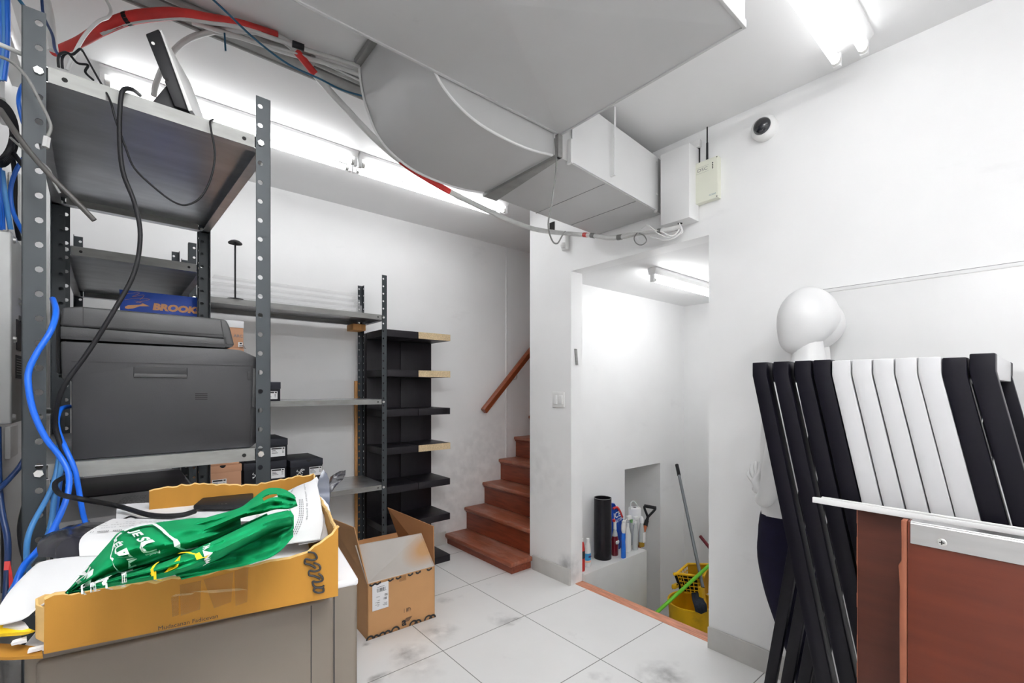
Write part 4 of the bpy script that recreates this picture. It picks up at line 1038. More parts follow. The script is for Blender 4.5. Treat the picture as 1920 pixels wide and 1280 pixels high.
for (f, g) in ((.04, .03), (.96, .03), (.04, .97), (.96, .97)):
    b = MB().cyl((xf-.0006, ya+Wy*f, za+Hh*g), (xf+.001, ya+Wy*f, za+Hh*g), .0028, n=8); b.build('screw', M['dark'], al)
for k in range(4):
    MB().cyl((xf-.0008, ya+Wy*.21, zb2-.027-.0085*k), (xf+.001, ya+Wy*.21, zb2-.027-.0085*k), .003, n=8).build('indicator', M['dark'], al)
text_on(MB(), 'DSC', .022, (xf-.0008, ya+Wy*.64, zb2-.043), (0, -1, 0), (0, 0, 1), sx=1.3).build('lettering', M['greyink'], al, smooth=False)
for zz_ in (zb2-.028, zb2-.058): quad_on(MB(), (xf-.0007, yb2, zz_), (0, -1, 0), (0, 0, 1), .01, .075, -.0006, .0006).build('rule_line', mat('faint_line', (.45, .46, .42), .5), al, smooth=False)
text_on(MB(), 'GS3060', .011, (xf-.0008, ya+Wy*.22, za+.022), (0, -1, 0), (0, 0, 1)).build('lettering', mat('blue_grey_print', srgb(120, 150, 160), .5), al, smooth=False)

cm = empty('dome_camera', at(1432, 243, X=XW), 'white dome security camera with a dark lens on the right wall', 'security camera')
c = at(1436, 243, X=XW)
def dome(mb, prof, c, tilt=None, n=32):
    t = MB(); t.lathe(prof, (0, 0, 0), n)
    R_ = Matrix.Rotation(-PI/2, 4, 'Y')
    if tilt: R_ = tilt @ R_
    bmesh.ops.transform(t.b, matrix=Matrix.Translation(c) @ R_, verts=t.b.verts)
    return t
dome(None, [(.054, .001), (.055, .022), (.052, .034), (.042, .043), (.038, .044)], c).build('housing', M['whiteplastic'], cm)
tl = Matrix.Rotation(math.radians(0), 4, 'Z')
dome(None, [(.0375, .042), (.036, .050), (.030, .060), (.020, .067), (.008, .0705), (.001, .071)], c).build('dome', M['glossblack'], cm)
dome(None, [(.001, .0708), (.010, .0712), (.011, .0722), (.001, .0725)], c+Vector((.001, .004, .002))).build('lens', M['pdark'], cm)
c2 = c+Vector((-.001, .052, -.045)); 
pi_ = at(1063, 458, X=XW)
ps = empty('motion_sensor', (XW-.02, pi_.y, pi_.z), 'small white motion sensor on the wall under the branch duct', 'motion sensor')
MB().box(XW-.034, XW-.001, pi_.y-.026, pi_.y+.026, pi_.z-.045, pi_.z+.075, .012, 4).build('case', M['whiteplastic'], ps)
b = MB(); b.lathe([(.001, -.020), (.013, -.016), (.019, 0), (.013, .016), (.001, .020)], (XW-.036, pi_.y, pi_.z-.014), 16); b.build('lens', M['whiteplastic'], ps)
sw = at(1048, 749, X=XW)
s_ = empty('light_switch', (XW-.003, sw.y, sw.z), 'white double rocker light switch on the wall end beside the stairs', 'light switch')
hy_ = (at(1037, 749, X=XW).y-at(1059, 749, X=XW).y)/2
MB().box(XW-.009, XW-.0005, sw.y-hy_, sw.y+hy_, sw.z-.052, sw.z+.052, .003).build('plate', M['whiteplastic'], s_)
for k in (-1, 1):
    MB().box(XW-.014, XW-.008, sw.y+k*hy_*.46-hy_*.3, sw.y+k*hy_*.46+hy_*.3, sw.z-.03, sw.z+.03, .002).build('rocker', M['white'], s_)
# short door stop bar on the jamb
a, c = at(1080, 654, Y=DY1), at(1084, 684, Y=DY1)
tag(MB().hexa([(a.x-.006, DY1-.008, c.z), (a.x+.014, DY1-.008, c.z), (a.x+.014, DY1-.0005, c.z), (a.x-.006, DY1-.0005, c.z), (a.x-.018, DY1-.008, a.z), (a.x+.002, DY1-.008, a.z), (a.x+.002, DY1-.0005, a.z), (a.x-.018, DY1-.0005, a.z)], .001).build('metal_plate', M['galvw'], loc=((a.x+c.x)/2, DY1-.004, c.z)), 'thin tilted metal strike plate on the doorway jamb', 'strike plate')
wb = empty('whiteboard', (XW-.006, .2, 1.3), 'glossy whiteboard with a slim aluminium top edge on the right wall behind the mannequin', 'whiteboard')
MB().box(XW-.008, XW-.0005, -.75, .655, .80, 1.712).build('panel', M['whiteboard'], wb, smooth=False)
MB().box(XW-.011, XW-.0005, -.75, .655, 1.698, 1.713, .0015).build('top_edge', M['white'], wb)
MB().box(XW-.0115, XW-.011, -.75, .655, 1.7115, 1.7132).build('edge_line', M['greyink'], wb)

# ------------------------------------------------------------------ ledge: bottles and cleaning things
ZL = .0505
def onl(px, py): return at(px, py, Z=ZL)
GB = 'cleaning bottles on the alcove ledge'
p = at(1130, 1042, Z=ZL); D_ = p.x*FW[0]+p.y*FW[1]
r_ = 16.5*D_/F; hh = (1042-937)*D_/F
o = empty('black_tube', (p.x, p.y+r_*.2, ZL), 'tall glossy black plastic tube standing on the alcove ledge', 'tube')
c = (p.x+.01, 2.15, ZL)
c = (at(1130, 1030, Y=2.155).x, 2.155, ZL); D_ = c[0]*FW[0]+c[1]*FW[1]; r_ = 16.3*D_/F; hh = at(1130, 933, D=D_).z-ZL
MB().lathe([(r_, 0), (r_, hh), (r_*.93, hh), (r_*.93, .01)], c, 32).build('barrel', mat('glossy_black_plastic', (.008, .007, .010), .25, spec=.35), o)
b = MB(); b.lathe([(r_*.925, hh-.001), (r_*1.01, hh-.001), (r_*1.01, hh+.0025), (r_*.925, hh+.0025)], c, 32, cap=False); b.build('rim', M['greyc'], o)
liq = lambda n, col, tr=.0: mat(n, col, .12, var=.05, coat=.4, trans=tr)
m_red, m_blue, m_clear, m_amber = liq('dark_red_cleaner', srgb(110, 16, 34)), liq('bright_blue_cleaner', srgb(14, 110, 222)), mat('clear_bottle', (.78, .82, .81), .12, trans=.35, coat=.3), liq('amber_cleaner', srgb(176, 136, 40))
def scale_at(px, Y): q = at(px, 900, Y=Y); return (q.x*FW[0]+q.y*FW[1])/F
def bottle(label, px, Y, top, w_, parts, name='cleaning_bottle', cat='bottle'):
    """parts: (part name, material, [(half width px, height px above the ledge)...], depth factor)"""
    k = scale_at(px, Y); x = at(px, 900, Y=Y).x
    o = empty(name, (x, Y, ZL), label, cat, GB)
    for nm, m_, prof, dpt in parts:
        MB().lathe([(max(.0006, a*k), h_*k) for a, h_ in prof], (x, Y, ZL), 20, 1, dpt).build(nm, m_, o)
    return o, x, k
def trigger(o, x, Y, z, k, s=1, flip=1):
    b = MB().box(x-3*k*s, x+7*k*s, Y-3*k, Y+3*k, z, z+6*k*s, 1.2*k)
    b.build('spray_head', M['whiteplastic'], o)
    MB().tube([(x-3*k*s*flip, Y, z+2*k), (x-6*k*s*flip, Y, z-2*k), (x-5*k*s*flip, Y, z-7*k)], 1.1*k, n=6).build('trigger', M['whiteplastic'], o)
def fit(px, py): return None
# white bottle with blue label and red jug behind the jamb
o, x, k = bottle('white bleach bottle with a blue and orange label by the doorway jamb', 1102, 2.12, 0, 0, [('body', M['whiteplastic'], [(6, 0), (6.6, 2), (6.6, 30), (5.5, 38), (3.6, 44), (3, 47)], .8), ('cap', M['white'], [(3.4, 46), (3.4, 51), (2.8, 52)], 1)])
MB().lathe([(6.75*k, 8*k), (6.75*k, 25*k)], (x, 2.12, ZL), 20, 1, .8, cap=False).build('label', mat('sky_blue_label', srgb(60, 160, 214), .5), o)
MB().lathe([(6.8*k, 8*k), (6.8*k, 12*k)], (x, 2.12, ZL), 20, 1, .8, cap=False).build('label_band', mat('peach_label', srgb(236, 190, 160), .5), o)
MB().lathe([(.1*k, -2*k), (4*k, -1*k), (4.4*k, 1*k), (.1*k, 2.2*k)], (x-.1*k, 2.12-5.6*k, ZL+19*k), 12, 1, .2).build('badge', mat('navy_badge', srgb(50, 40, 110), .5), o)
o, x, k = bottle('red bottle half hidden by the doorway jamb on the ledge', 1091.5, 2.09, 0, 0, [('body', mat('red_plastic', srgb(190, 40, 36), .3), [(5.5, 0), (6, 2), (6, 40), (4, 52), (2, 56)], .8), ('cap', M['whiteplastic'], [(2.4, 55), (2.4, 60)], 1)])
MB().lathe([(6.1*k, 24*k), (6.1*k, 38*k)], (x, 2.09, ZL), 20, 1, .8, cap=False).build('label', M['pdark'], o)
# dark red bottle
o, x, k = bottle('bottle of dark red cleaner with an oval label next to the black tube', 1153, 2.13, 0, 0, [('body', m_red, [(7, 0), (7.5, 2), (7.5, 30), (6, 36)], .8), ('clear_neck', m_clear, [(6, 36), (5.5, 40), (3.4, 46), (2.8, 50)], .8), ('sleeve', M['whiteplastic'], [(2.9, 48), (2.6, 62), (1.2, 64)], 1)])
b = MB(); b.lathe([(.1*k, -4.5*k), (4.5*k, -3*k), (5.6*k, 0), (4.5*k, 3*k), (.1*k, 4.5*k)], (x+1*k, 2.13-5.2*k, ZL+25*k), 14, 1, .25); b.build('oval_label', M['whiteink'], o)
MB().lathe([(1*k, 62*k), (3*k, 63*k), (3*k, 67*k), (1*k, 68*k)], (x-3*k, 2.13, ZL), 10).build('cap', M['red'], o)
# blue spray bottle in front
o, x, k = bottle('spray bottle of bright blue window cleaner at the front edge of the ledge', 1169, 2.055, 0, 0, [('body', m_blue, [(5.2, 0), (5.8, 2), (5.4, 18), (4.2, 30), (5.0, 38), (4.6, 45), (3, 47)], .7), ('sleeve', M['whiteplastic'], [(3, 46), (4.6, 52), (4.6, 60), (3.2, 66)], .9)])
trigger(o, x, 2.055, ZL+65*k, k, .7, -1)
# white spray bottle
o, x, k = bottle('plain white spray bottle just behind the blue one', 1177, 2.12, 0, 0, [('body', M['whiteplastic'], [(6.5, 0), (7, 2), (7, 30), (4, 42), (2.6, 48)], .8), ('collar', M['whiteplastic'], [(3.2, 46), (3.2, 52)], 1)])
trigger(o, x, 2.12, ZL+58*k, k, 1.3, 1)
# clear spray bottle, clear jar, amber bottle
o, x, k = bottle('clear empty spray bottle with a white trigger on the ledge', 1191, 2.10, 0, 0, [('body', m_clear, [(5.6, 0), (6, 2), (6, 34), (4.4, 42), (4, 50)], .8), ('collar', M['whiteplastic'], [(4.2, 50), (4.2, 55)], 1)])
trigger(o, x, 2.10, ZL+55*k, k, 1.1, 1)
o, x, k = bottle('clear bottle with amber liquid and a white label at the right end of the ledge', 1203, 2.11, 0, 0, [('body', m_amber, [(5.8, 0), (6.2, 1.5), (6.2, 9)], .8), ('clear_body', m_clear, [(6.2, 9), (6.2, 26), (4.4, 36), (3.4, 44)], .8), ('spray_head', M['whiteplastic'], [(3.6, 44), (3.8, 52), (2, 56)], 1)])
quad_on(MB(), (x-3*k, 2.11-5.2*k, ZL), (1, 0, 0), (0, 0, 1), 0, 8*k, 8*k, 27*k).build('label', M['paper'], o, smooth=False)
o, x, k = bottle('clear bottle with a green cap between the white and clear sprays', 1184, 2.19, 0, 0, [('body', m_clear, [(6, 0), (6.3, 2), (6.3, 32), (3, 42)], .8), ('cap', mat('green_cap', srgb(130, 190, 120), .4), [(3.2, 41), (3.2, 47)], 1)])
# blue sack of ice melter leaning on the wall
ic = empty('ice_melt_bag', (2.9, 2.2, ZL), 'blue and red plastic sack of ice melter slumped behind the bottles', 'bag')
kk = scale_at(1155, 2.2); x0 = at(1146, 900, Y=2.2).x
R_ = []
for i, (z_, xl_, xr_) in enumerate(((0, 0, 38), (25, 0, 40), (45, 0, 38), (58, -1, 34), (70, 0, 25), (80, 1, 15), (87, 3, 8))):
    R_.append([Vector((x0+(xl_+(xr_-xl_)*j/10)*kk, 2.205+.018*math.sin(PI*j/10)*(-1)+.006*math.sin(j*2.1+i), ZL+.001+z_*kk)) for j in range(11)])
Rb = [[p+Vector((0, .03, 0)) for p in r__] for r__ in R_]
mb = MB(); mb.grid(R_); mb.grid(Rb)
mb.grid([[a for a in [r__[0] for r__ in R_]], [a for a in [r__[0] for r__ in Rb]]]); mb.grid([[r__[-1] for r__ in R_], [r__[-1] for r__ in Rb]]); mb.grid([R_[-1], Rb[-1]])
bmesh.ops.remove_doubles(mb.b, verts=mb.b.verts, dist=1e-5); bmesh.ops.recalc_face_normals(mb.b, faces=mb.b.faces)
mb.build('sack', mat('blue_sack_film', srgb(18, 74, 180), .3, var=.1, bump=.2, bscale=20), ic)
P0 = Vector((x0+2*kk, 2.178, ZL)); 
text_on(MB(), 'ICE', 15*kk, (x0+11*kk, 2.178, ZL+66*kk), (1, 0, .15), (-.1, 0, 1), bold=.0006).build('lettering', M['whiteink'], ic, smooth=False)
text_on(MB(), 'MELTER', 8*kk, (x0+14*kk, 2.178, ZL+55*kk), (1, 0, .2), (-.1, 0, 1), bold=.0004).build('lettering', M['whiteink'], ic, smooth=False)
MB().tube([(x0+1*kk, 2.184, ZL+79*kk), (x0+11*kk, 2.180, ZL+80*kk), (x0+20*kk, 2.180, ZL+71*kk), (x0+27*kk, 2.180, ZL+59*kk)], 2.2*kk, n=6).build('red_stripe', M['red'], ic)
# paper towel roll in clear wrap
x = at(1189, 900, Y=2.2).x; k = scale_at(1189, 2.2)
o = empty('paper_towel_roll', (x, 2.2, ZL), 'white paper towel roll in clear wrap standing behind the bottles', 'paper roll', None)
MB().lathe([(11*k, 0), (11.5*k, 2*k), (11.5*k, 64*k), (10.5*k, 66*k), (3.2*k, 66*k), (3.2*k, 60*k)], (x, 2.195, ZL), 28).build('roll', M['paper'], o)
MB().lathe([(3.1*k, 66.2*k), (.2*k, 66.2*k)], (x, 2.195, ZL), 16).build('core', M['dark'], o)
MB().tube([(x-11*k, 2.2, ZL+64*k), (x-6*k, 2.215, ZL+74*k), (x+4*k, 2.215, ZL+76*k), (x+12*k, 2.2, ZL+66*k)], 1.0*k, n=6).build('wrap_fold', m_clear, o)

# shovel in the closet opening
sv = empty('shovel', (3.2, 2.5, AF), 'shovel with a black D grip and orange wooden shaft leaning in the closet opening', 'shovel')
g0, g1 = at(1205, 1003, Y=2.18), at(1213, 975, Y=2.19)
d = (g1-g0).normalized()
ft = g0-d*((g0.z-(AF+.27))/d.z)
MB().tube([ft, g0, g1], .0145, n=10, smooth=False).build('shaft', mat('shovel_shaft_wood', srgb(176, 92, 50), .5, var=.2, scale=20), sv)
sd = Vector((RT[0], RT[1], -.18)).normalized()
gt = at(1219, 950, Y=2.195)
hw = 9.5*scale_at(1219, 2.195)
MB().tube([g1-d*.01, g1+d*.025, gt-sd*hw-d*.02, gt-sd*hw], .010, n=8).tube([g1-d*.01, g1+d*.025, gt+sd*hw-d*.02, gt+sd*hw], .010, n=8).cyl(gt-sd*(hw+.006), gt+sd*(hw+.006), .014).build('d_grip', M['black'], sv)
MB().cyl(g1-d*.05, g1, .0185, .016).build('ferrule', M['black'], sv)
bl_ = [(-.10, .27), (.10, .27), (.11, .12), (.07, .03), (0, .002), (-.07, .03), (-.11, .12)]
MB().prism([Vector((ft.x+a, ft.y-.004+.02*(z_/.27), AF+z_)) for a, z_ in bl_], (0, .008, 0), .002).build('blade', M['steelpole'], sv)

# ------------------------------------------------------------------ mop bucket with wringer, mop and poles
Yk = 1.80
c = at(1290, 1130, Y=Yk); 
bk = empty('mop_bucket', (c.x+.05, Yk, AF), 'yellow mop bucket with a wringer standing on the alcove floor', 'mop bucket')
kx = (c.x*FW[0]+c.y*FW[1])/F
def bpt(px, py, dd=0): return at(px, py, D=c.x*FW[0]+c.y*FW[1]+dd)
rim = at(1252, 1128, Y=Yk); zr = bpt(1275, 1128).z
cx, cy_ = bpt(1296, 1130).x, bpt(1296, 1130).y
rx = 46*kx
MB().lathe([(rx*.80, AF+.05-AF), (rx*.86, .08), (rx, zr-AF), (rx*1.03, zr-AF+.004), (rx*1.03, zr-AF+.014), (rx*.955, zr-AF+.014), (rx*.94, zr-AF-.01), (rx*.78, .09), (.01, .085)], (cx, cy_, AF), 40, 1.0, .85).build('tub', M['mopyellow'], bk)
for a in range(4):
    t = PI/4+a*PI/2; q = Vector((cx+rx*.75*math.cos(t), cy_+rx*.62*math.sin(t), AF+.028))
    MB().cyl(q-Vector((.012, 0, 0)), q+Vector((.012, 0, 0)), .0275, n=16).build('caster', M['black'], bk)
MB().cyl((cx, cy_, AF+.03), (cx, cy_, AF+.055), rx*.8, n=24).build('base', M['mopyellow'], bk)
b = MB().tube([bpt(1261, 1104, -.02), bpt(1268, 1097, -.02), bpt(1278, 1091, 0)], .004); b.build('bail', M['dark'], bk)
MB().box(-.03, .03, -.015, .015, 0, .03, .006, m=Matrix.Translation(bpt(1266, 1102, -.01))).build('bail_lug', M['mopyellow'], bk)
# wringer basket
wr = [bpt(1269, 1075), bpt(1318, 1081), bpt(1330, 1058, .12), bpt(1290, 1057, .14)]   # top ring: front-left, front-right, back-right, back-left
lo = [bpt(1282, 1111), bpt(1317, 1115), bpt(1328, 1112, .08), bpt(1290, 1110, .08)]
b = MB()
def lerp(a, c, t): return a+(c-a)*t
for i in range(4): b.cyl(wr[i], wr[(i+1) % 4], .010, n=8)
b.build('wringer_rim', M['mopyellow'], bk)
b = MB()
for f0, f1 in ((0, 1), (3, 0)):
    nv, nh = (5, 5)
    for i in range(nv+1):
        b.cyl(lerp(wr[f0], wr[f1], i/nv), lerp(lo[f0], lo[f1], i/nv), .0036, n=6)
    for j in range(1, nh+1):
        b.cyl(lerp(wr[f0], lo[f0], j/nh), lerp(wr[f1], lo[f1], j/nh), .0036, n=6)
b.build('wringer_grid', M['mopyellow'], bk)
b = MB()
b.verts_faces([wr[2], wr[3], lo[3], lo[2]], [(0, 1, 2, 3)]); b.verts_faces([wr[1], wr[2], lo[2], lo[1]], [(0, 1, 2, 3)])
fs = b.b.faces[:]; bmesh.ops.solidify(b.b, geom=fs, thickness=.006)
b.build('wringer_back', M['mopyellow'], bk)
b = MB(); q = [lerp(a, d_, .12) for a, d_ in zip(lo, lo[2:]+lo[:2])]; 
b.verts_faces([lerp(p_, q_, .05)+Vector((0, .03, 0)) for p_, q_ in ((wr[0], lo[0]), (wr[1], lo[1]), (lo[1], wr[1]), (lo[0], wr[0]))], [(0, 1, 2, 3)])
fs = b.b.faces[:]; bmesh.ops.solidify(b.b, geom=fs, thickness=.004)
b.build('wringer_liner', M['dark'], bk)
MB().cyl(wr[0]-Vector((.02, 0, 0))-(wr[1]-wr[0])*.05, wr[0]+(wr[1]-wr[0])*.02, .012, n=10).build('wringer_hook', M['mopyellow'], bk)
b = MB()
for i in range(9):
    a = 1298+i*2.2
    b.tube([bpt(a, 1112, -.04), bpt(a+2, 1124, -.12), bpt(a+5+i*.3, 1138-abs(i-4), -.175), bpt(a+8, 1150-abs(i-4), -.185)], .008, n=6)
mh = empty('string_mop', bpt(1305, 1130), 'dark grey string mop with a long grey pole standing in the yellow bucket', 'mop')
b.build('mop_strings', mat('dark_mop_yarn', srgb(40, 46, 58), .9, var=.3, scale=60), mh)
p0, p1 = bpt(1318, 1101, -.10), at(1269, 871, Y=2.22)
pm = lerp(p0, p1, .895)
MB().cyl(p0, pm, .0125, n=12).build('pole', M['steelpole'], mh)
MB().cyl(pm, p1, .0155, n=12).build('pole_grip', M['black'], mh)
q1_, q2_ = bpt(1318, 1101, -.10), bpt(1324, 1146, -.10)
MB().hexa([q2_+Vector((-.03, 0, 0)), q2_+Vector((.03, 0, 0)), q2_+Vector((.03, .03, 0)), q2_+Vector((-.03, .03, 0)), q1_+Vector((-.02, 0, 0)), q1_+Vector((.02, 0, 0)), q1_+Vector((.02, .03, 0)), q1_+Vector((-.02, .03, 0))], .004).build('mop_clamp', M['mopyellow'], mh)
a, c = at(1230, 1149, D=(cx*FW[0]+cy_*FW[1])-.14), at(1345, 1046, D=(cx*FW[0]+cy_*FW[1])-.02)
dn = (a-c).normalized(); a2 = a+dn*((a.z-(AF+.012))/-dn.z)
o = empty('broom_handle', a2, 'bright lime green broom handle slanting across the yellow mop bucket', 'broom')
MB().cyl(a2, c+(c-a)*.4, .0125, n=12).build('handle', M['lime'], o)
a, c = at(1313, 1005, X=3.95), at(1335, 1032, X=3.90)
dn = (c-a).normalized()
o = empty('pole', c+dn*.9, 'maroon pole end leaning at the far right of the alcove', 'pole')
MB().cyl(a, c+dn*((c.z-AF-.01)/-dn.z), .014, n=12).build('handle', M['maroon'], o)
# ------------------------------------------------------------------ nested trestles, boards and mannequin on the right
XT = 1.25
edges = ((1410.5, 1437.5), (1450, 1478), (1490, 1520), (1524, 1558), (1560, 1594), (1597, 1634), (1636, 1676), (1677.5, 1719.5), (1721, 1764.5), (1766, 1813), (1818, 1866))
names = ['black trestle, leftmost of the nested row beside the mannequin', 'black trestle, second from the left in the nested row', 'black trestle, third from the left in the nested row', 'black trestle touching the first white trestle in the nested row',
         'white trestle next to the left group of black ones', 'white trestle, second from the left of the five white ones', 'white trestle in the middle of the five white ones', 'white trestle, second from the right of the five white ones', 'white trestle next to the right pair of black ones',
         'black trestle touching the last white trestle, left of the right pair', 'black trestle, rightmost of the row, with a white top bar']
XB = 1.79
SL, SB = .1975, .155
for i, (e0, e1) in enumerate(edges):
    y1, y0 = at(e0, 690, X=XT).y, at(e1, 690, X=XT).y
    yc_, hw = (y0+y1)/2, .0176
    m = M['whitelac'] if 4 <= i <= 8 else M['blacklac']
    zt_ = 1.3665-(.003 if 4 <= i <= 8 else 0)-(.006 if i == 9 else 0)
    tz = empty('trestle', ((XT+XB)/2, yc_, 0), names[i], 'trestle', 'nested trestles', 0)
    th = .026; tn = .038
    def leg(x0, s, name='leg', th=th):
        kz = zt_-.034
        sl_k = SL if s < 0 else SB
        P = [(yc_-hw, zt_), (yc_+hw, zt_), (yc_+hw, kz), (yc_+hw+s*sl_k*kz, 0), (yc_-hw+s*sl_k*kz, 0), (yc_-hw, kz)]
        MB().prism([(x0, a, z_) for a, z_ in P], (th, 0, 0), .0022, 2).build(name, m, tz)
    leg(XT, -1, th=tn); leg(XB-th, 1)
    if i == 10: leg(XB-2*th-.012, -1)
    mb_ = M['whitelac'] if i == 10 else m
    o = MB().box(XT+tn+.0005, (XB-2*th-.0125) if i == 10 else XB-th-.0005, yc_-hw+.001, yc_+hw-.001, zt_-.05, zt_-.001, .0015).build('top_bar', mb_, tz)
    if i == 10: tag(o, 'white top bar')
    if i == 10: MB().box(XB-2*th-.0125+th, XB-th-.0005, yc_-hw+.004, yc_+hw-.004, zt_-.04, zt_-.004).build('spacer', m, tz)

# brown boards
b1y = at(1608, 1000, X=1.20).y
bd = empty('brown_board', (1.2, b1y-.3, 0), 'dark brown painted board with a chipped left edge standing under the white rail', 'board', 'brown painted boards')
MB().box(1.20, 1.222, -.75, b1y, 0, 1.043, .0015).build('panel', M['brownd'], bd)
bb = MB()
rnd = random.Random(5)
for k in range(34):
    z_ = .02+k*.03
    bb.box(1.1994, 1.2005, b1y-.0004, b1y+.0005+rnd.random()*.0012, z_, z_+.031)
bb.build('chipped_edge', M['brownedge'], bd)
b2y = at(1701, 1050, X=1.10).y
b2 = empty('brown_board', (1.1, b2y-.3, 0), 'reddish brown scratched board with an aluminium strip along its top edge', 'board', 'brown painted boards')
zt2 = 1.055
MB().box(1.10, 1.128, -.75, b2y, 0, zt2, .0015).build('panel', M['brown'], b2)
ye = at(1686, 1050, X=1.10).y
P = [(b2y+.0005, zt2), (b2y+.009, zt2), (b2y+.0085, .98), (b2y+.013, .97), (b2y+.011, .93), (ye, .86), (ye-.001, .6), (ye+.001, .3), (ye, .02), (b2y+.0005, .02)]
MB().prism([(1.1005, a, z_) for a, z_ in P], (.02, 0, 0), .0015).build('edge_batten', M['brownedge'], b2)
zlo = at(1707, 1018, X=1.098).z
yt = at(1707, 1000, X=1.098).y
al_ = MB().prism([(1.0985, -.75, zlo), (1.0985, -.75, zt2-.003), (1.1015, -.75, zt2+.0015), (1.128, -.75, zt2+.0015), (1.128, -.75, zt2+.0002), (1.0998, -.75, zt2+.0002), (1.0998, -.75, zlo)], (0, yt+.75, 0)).build('aluminium_strip', M['alu'], b2, angle=20)
c = at(1766, 1017, X=1.098)
MB().lathe([(.0001, .0008), (.006, .0008), (.007, 0)], (0, 0, 0), 16).build('tmp', M['bolt'])
bpy.data.objects.remove(bpy.data.objects['tmp'])
b = MB().cyl(c, c-Vector((.0012, 0, 0)), .0068, .0055, 16); b.build('screw', M['bolt'], al_)
b = MB().box(c.x-.0018, c.x-.0011, c.y-.0035, c.y+.0035, c.z-.0008, c.z+.0008).box(c.x-.0018, c.x-.0011, c.y-.0008, c.y+.0008, c.z-.0035, c.z+.0035); b.build('screw_slot', M['dark'], al_)
# white shelf standard lying along the tops
zr_ = 1.0585
y0_, y1_ = at(1940, 1003, X=1.185).y, at(1525, 944, X=1.185).y
rl = empty('white_rail', (1.19, (y0_+y1_)/2, zr_), 'long white slotted shelf rail lying along the tops of the brown boards', 'rail')
yn = y1_-.035
MB().prism([(1.178, -.6, 1.0435), (1.178, y1_, 1.0435), (1.186, y1_, 1.0435), (1.186, yn, 1.0435), (1.196, yn, 1.0435), (1.196, y1_-.012, 1.0435), (1.204, y1_-.012, 1.0435), (1.204, yn-.05, 1.0435), (1.204, -.6, 1.0435)], (0, 0, .012), .001).build('channel', M['white'], rl)
MB().box(1.1785, 1.1835, -.6, yn-.02, 1.0555, 1.0595, .0008).build('raised_edge', M['white'], rl)

# ------------------------------------------------------------------ mannequin
mx_, my_ = 1.93, .603
mn = empty('mannequin', (mx_, my_, 0), 'white egg-headed mannequin in navy leggings standing right behind the row of trestles', 'mannequin')
def skin(name, nodes, links, m, parent, root=0, levels=2):
    me = bpy.data.meshes.new(name); me.from_pydata([n_[0] for n_ in nodes], links, [])
    o = bpy.data.objects.new(name, me); COL.objects.link(o)
    md_ = o.modifiers.new('s', 'SKIN'); md_.use_smooth_shade = True
    for i, v_ in enumerate(me.skin_vertices[0].data):
        r_ = nodes[i][1]; v_.radius = r_ if isinstance(r_, tuple) else (r_, r_); v_.use_root = (i == root)
    ss = o.modifiers.new('d', 'SUBSURF'); ss.levels = levels; ss.render_levels = levels
    nm = evaluated(o); bpy.data.objects.remove(o)
    for p_ in nm.polygons: p_.use_smooth = True
    nm.materials.clear(); nm.materials.append(m); nm.name = name
    o = bpy.data.objects.new(name, nm); COL.objects.link(o); o.parent = parent
    return o
N_ = []; L_ = []
def nd(x, y, z, r, to=None):
    N_.append(((x, y, z), r)); i = len(N_)-1
    if to is not None: L_.append((to, i))
    return i
pel = nd(0, .055, .80, (.125, .10))
wai = nd(0, .075, .93, (.10, .085), pel)
rib = nd(0, .075, 1.06, (.115, .095), wai)
che = nd(0, .06, 1.18, (.125, .10), rib)
uch = nd(0, .03, 1.28, (.09, .065), che)
nk0 = nd(0, -.01, 1.355, .086, uch)
nk1 = nd(0, -.016, 1.43, .060, nk0)
nk2 = nd(0, -.012, 1.47, .057, nk1); nk3 = nd(0, -.008, 1.53, .055, nk2)
for s in (-1, 1):
    h_ = nd(s*.062, .06, .70, .092, pel)
    t_ = nd(s*.066, .05, .56, .074, h_)
    k_ = nd(s*.064, .02, .42, .054, t_)
    ca_ = nd(s*.062, -.03, .30, .050, k_)
    an = nd(s*.06, -.045, .075, .030, ca_)
    to_ = nd(s*.065, .05, .045, .026, an)
    # arms
    sh_ = nd(s*.115, .02, 1.27, .046, uch)
    if s < 0:
        eb = nd(-.135, .085, .915, .038, nd(-.148, .05, 1.10, .042, sh_))
        fa = nd(-.11, .118, .885, .034, eb)
        wr_ = nd(-.07, .128, .905, .025, fa)
    else:
        eb = nd(.112, -.02, .98, .035, nd(.114, .0, 1.12, .038, sh_))
        fa = nd(.112, -.03, .86, .030, eb)
        wr_ = nd(.112, -.02, .76, .024, fa)
body = skin('body', N_, L_, M['mann'], mn, root=pel)
# bust
# hands: palm plus five separate fingers
def hand(wrist, dirv, side, up, name):
    w0 = Vector(wrist); d_ = Vector(dirv).normalized(); s_ = Vector(side); s_ = (s_-d_*s_.dot(d_)).normalized(); u_ = d_.cross(s_)
    nn, ll = [], []
    def a_(p, r_, t=None):
        nn.append((tuple(p), r_)); i = len(nn)-1
        if t is not None: ll.append((t, i))
        return i
    r0 = a_(w0-d_*.01, (.022, .018)); pm_ = a_(w0+d_*.035, (.030, .014), r0); p2_ = a_(w0+d_*.062, (.031, .013), pm_)
    for q, (off, ln) in enumerate(((-.026, .058), (-.009, .072), (.009, .068), (.025, .052))):
        b0 = a_(w0+d_*.078+s_*off, .0095, p2_)
        b1 = a_(w0+d_*(.078+ln*.5)+s_*(off*1.25)+u_*.006*(q-1), .0085, b0)
        a_(w0+d_*(.078+ln)+s_*(off*1.4)+u_*(.012+.004*q), .0070, b1)
    t0 = a_(w0+d_*.03-s_*.033, .0105, pm_); a_(w0+d_*.062-s_*.056+u_*.01, .0085, t0)
    return skin(name, nn, ll, M['mann'], mn, root=0, levels=2)
hand((-.066, .13, .908), (.35, .42, .55), (-.3, -.5, .6), None, 'hand')
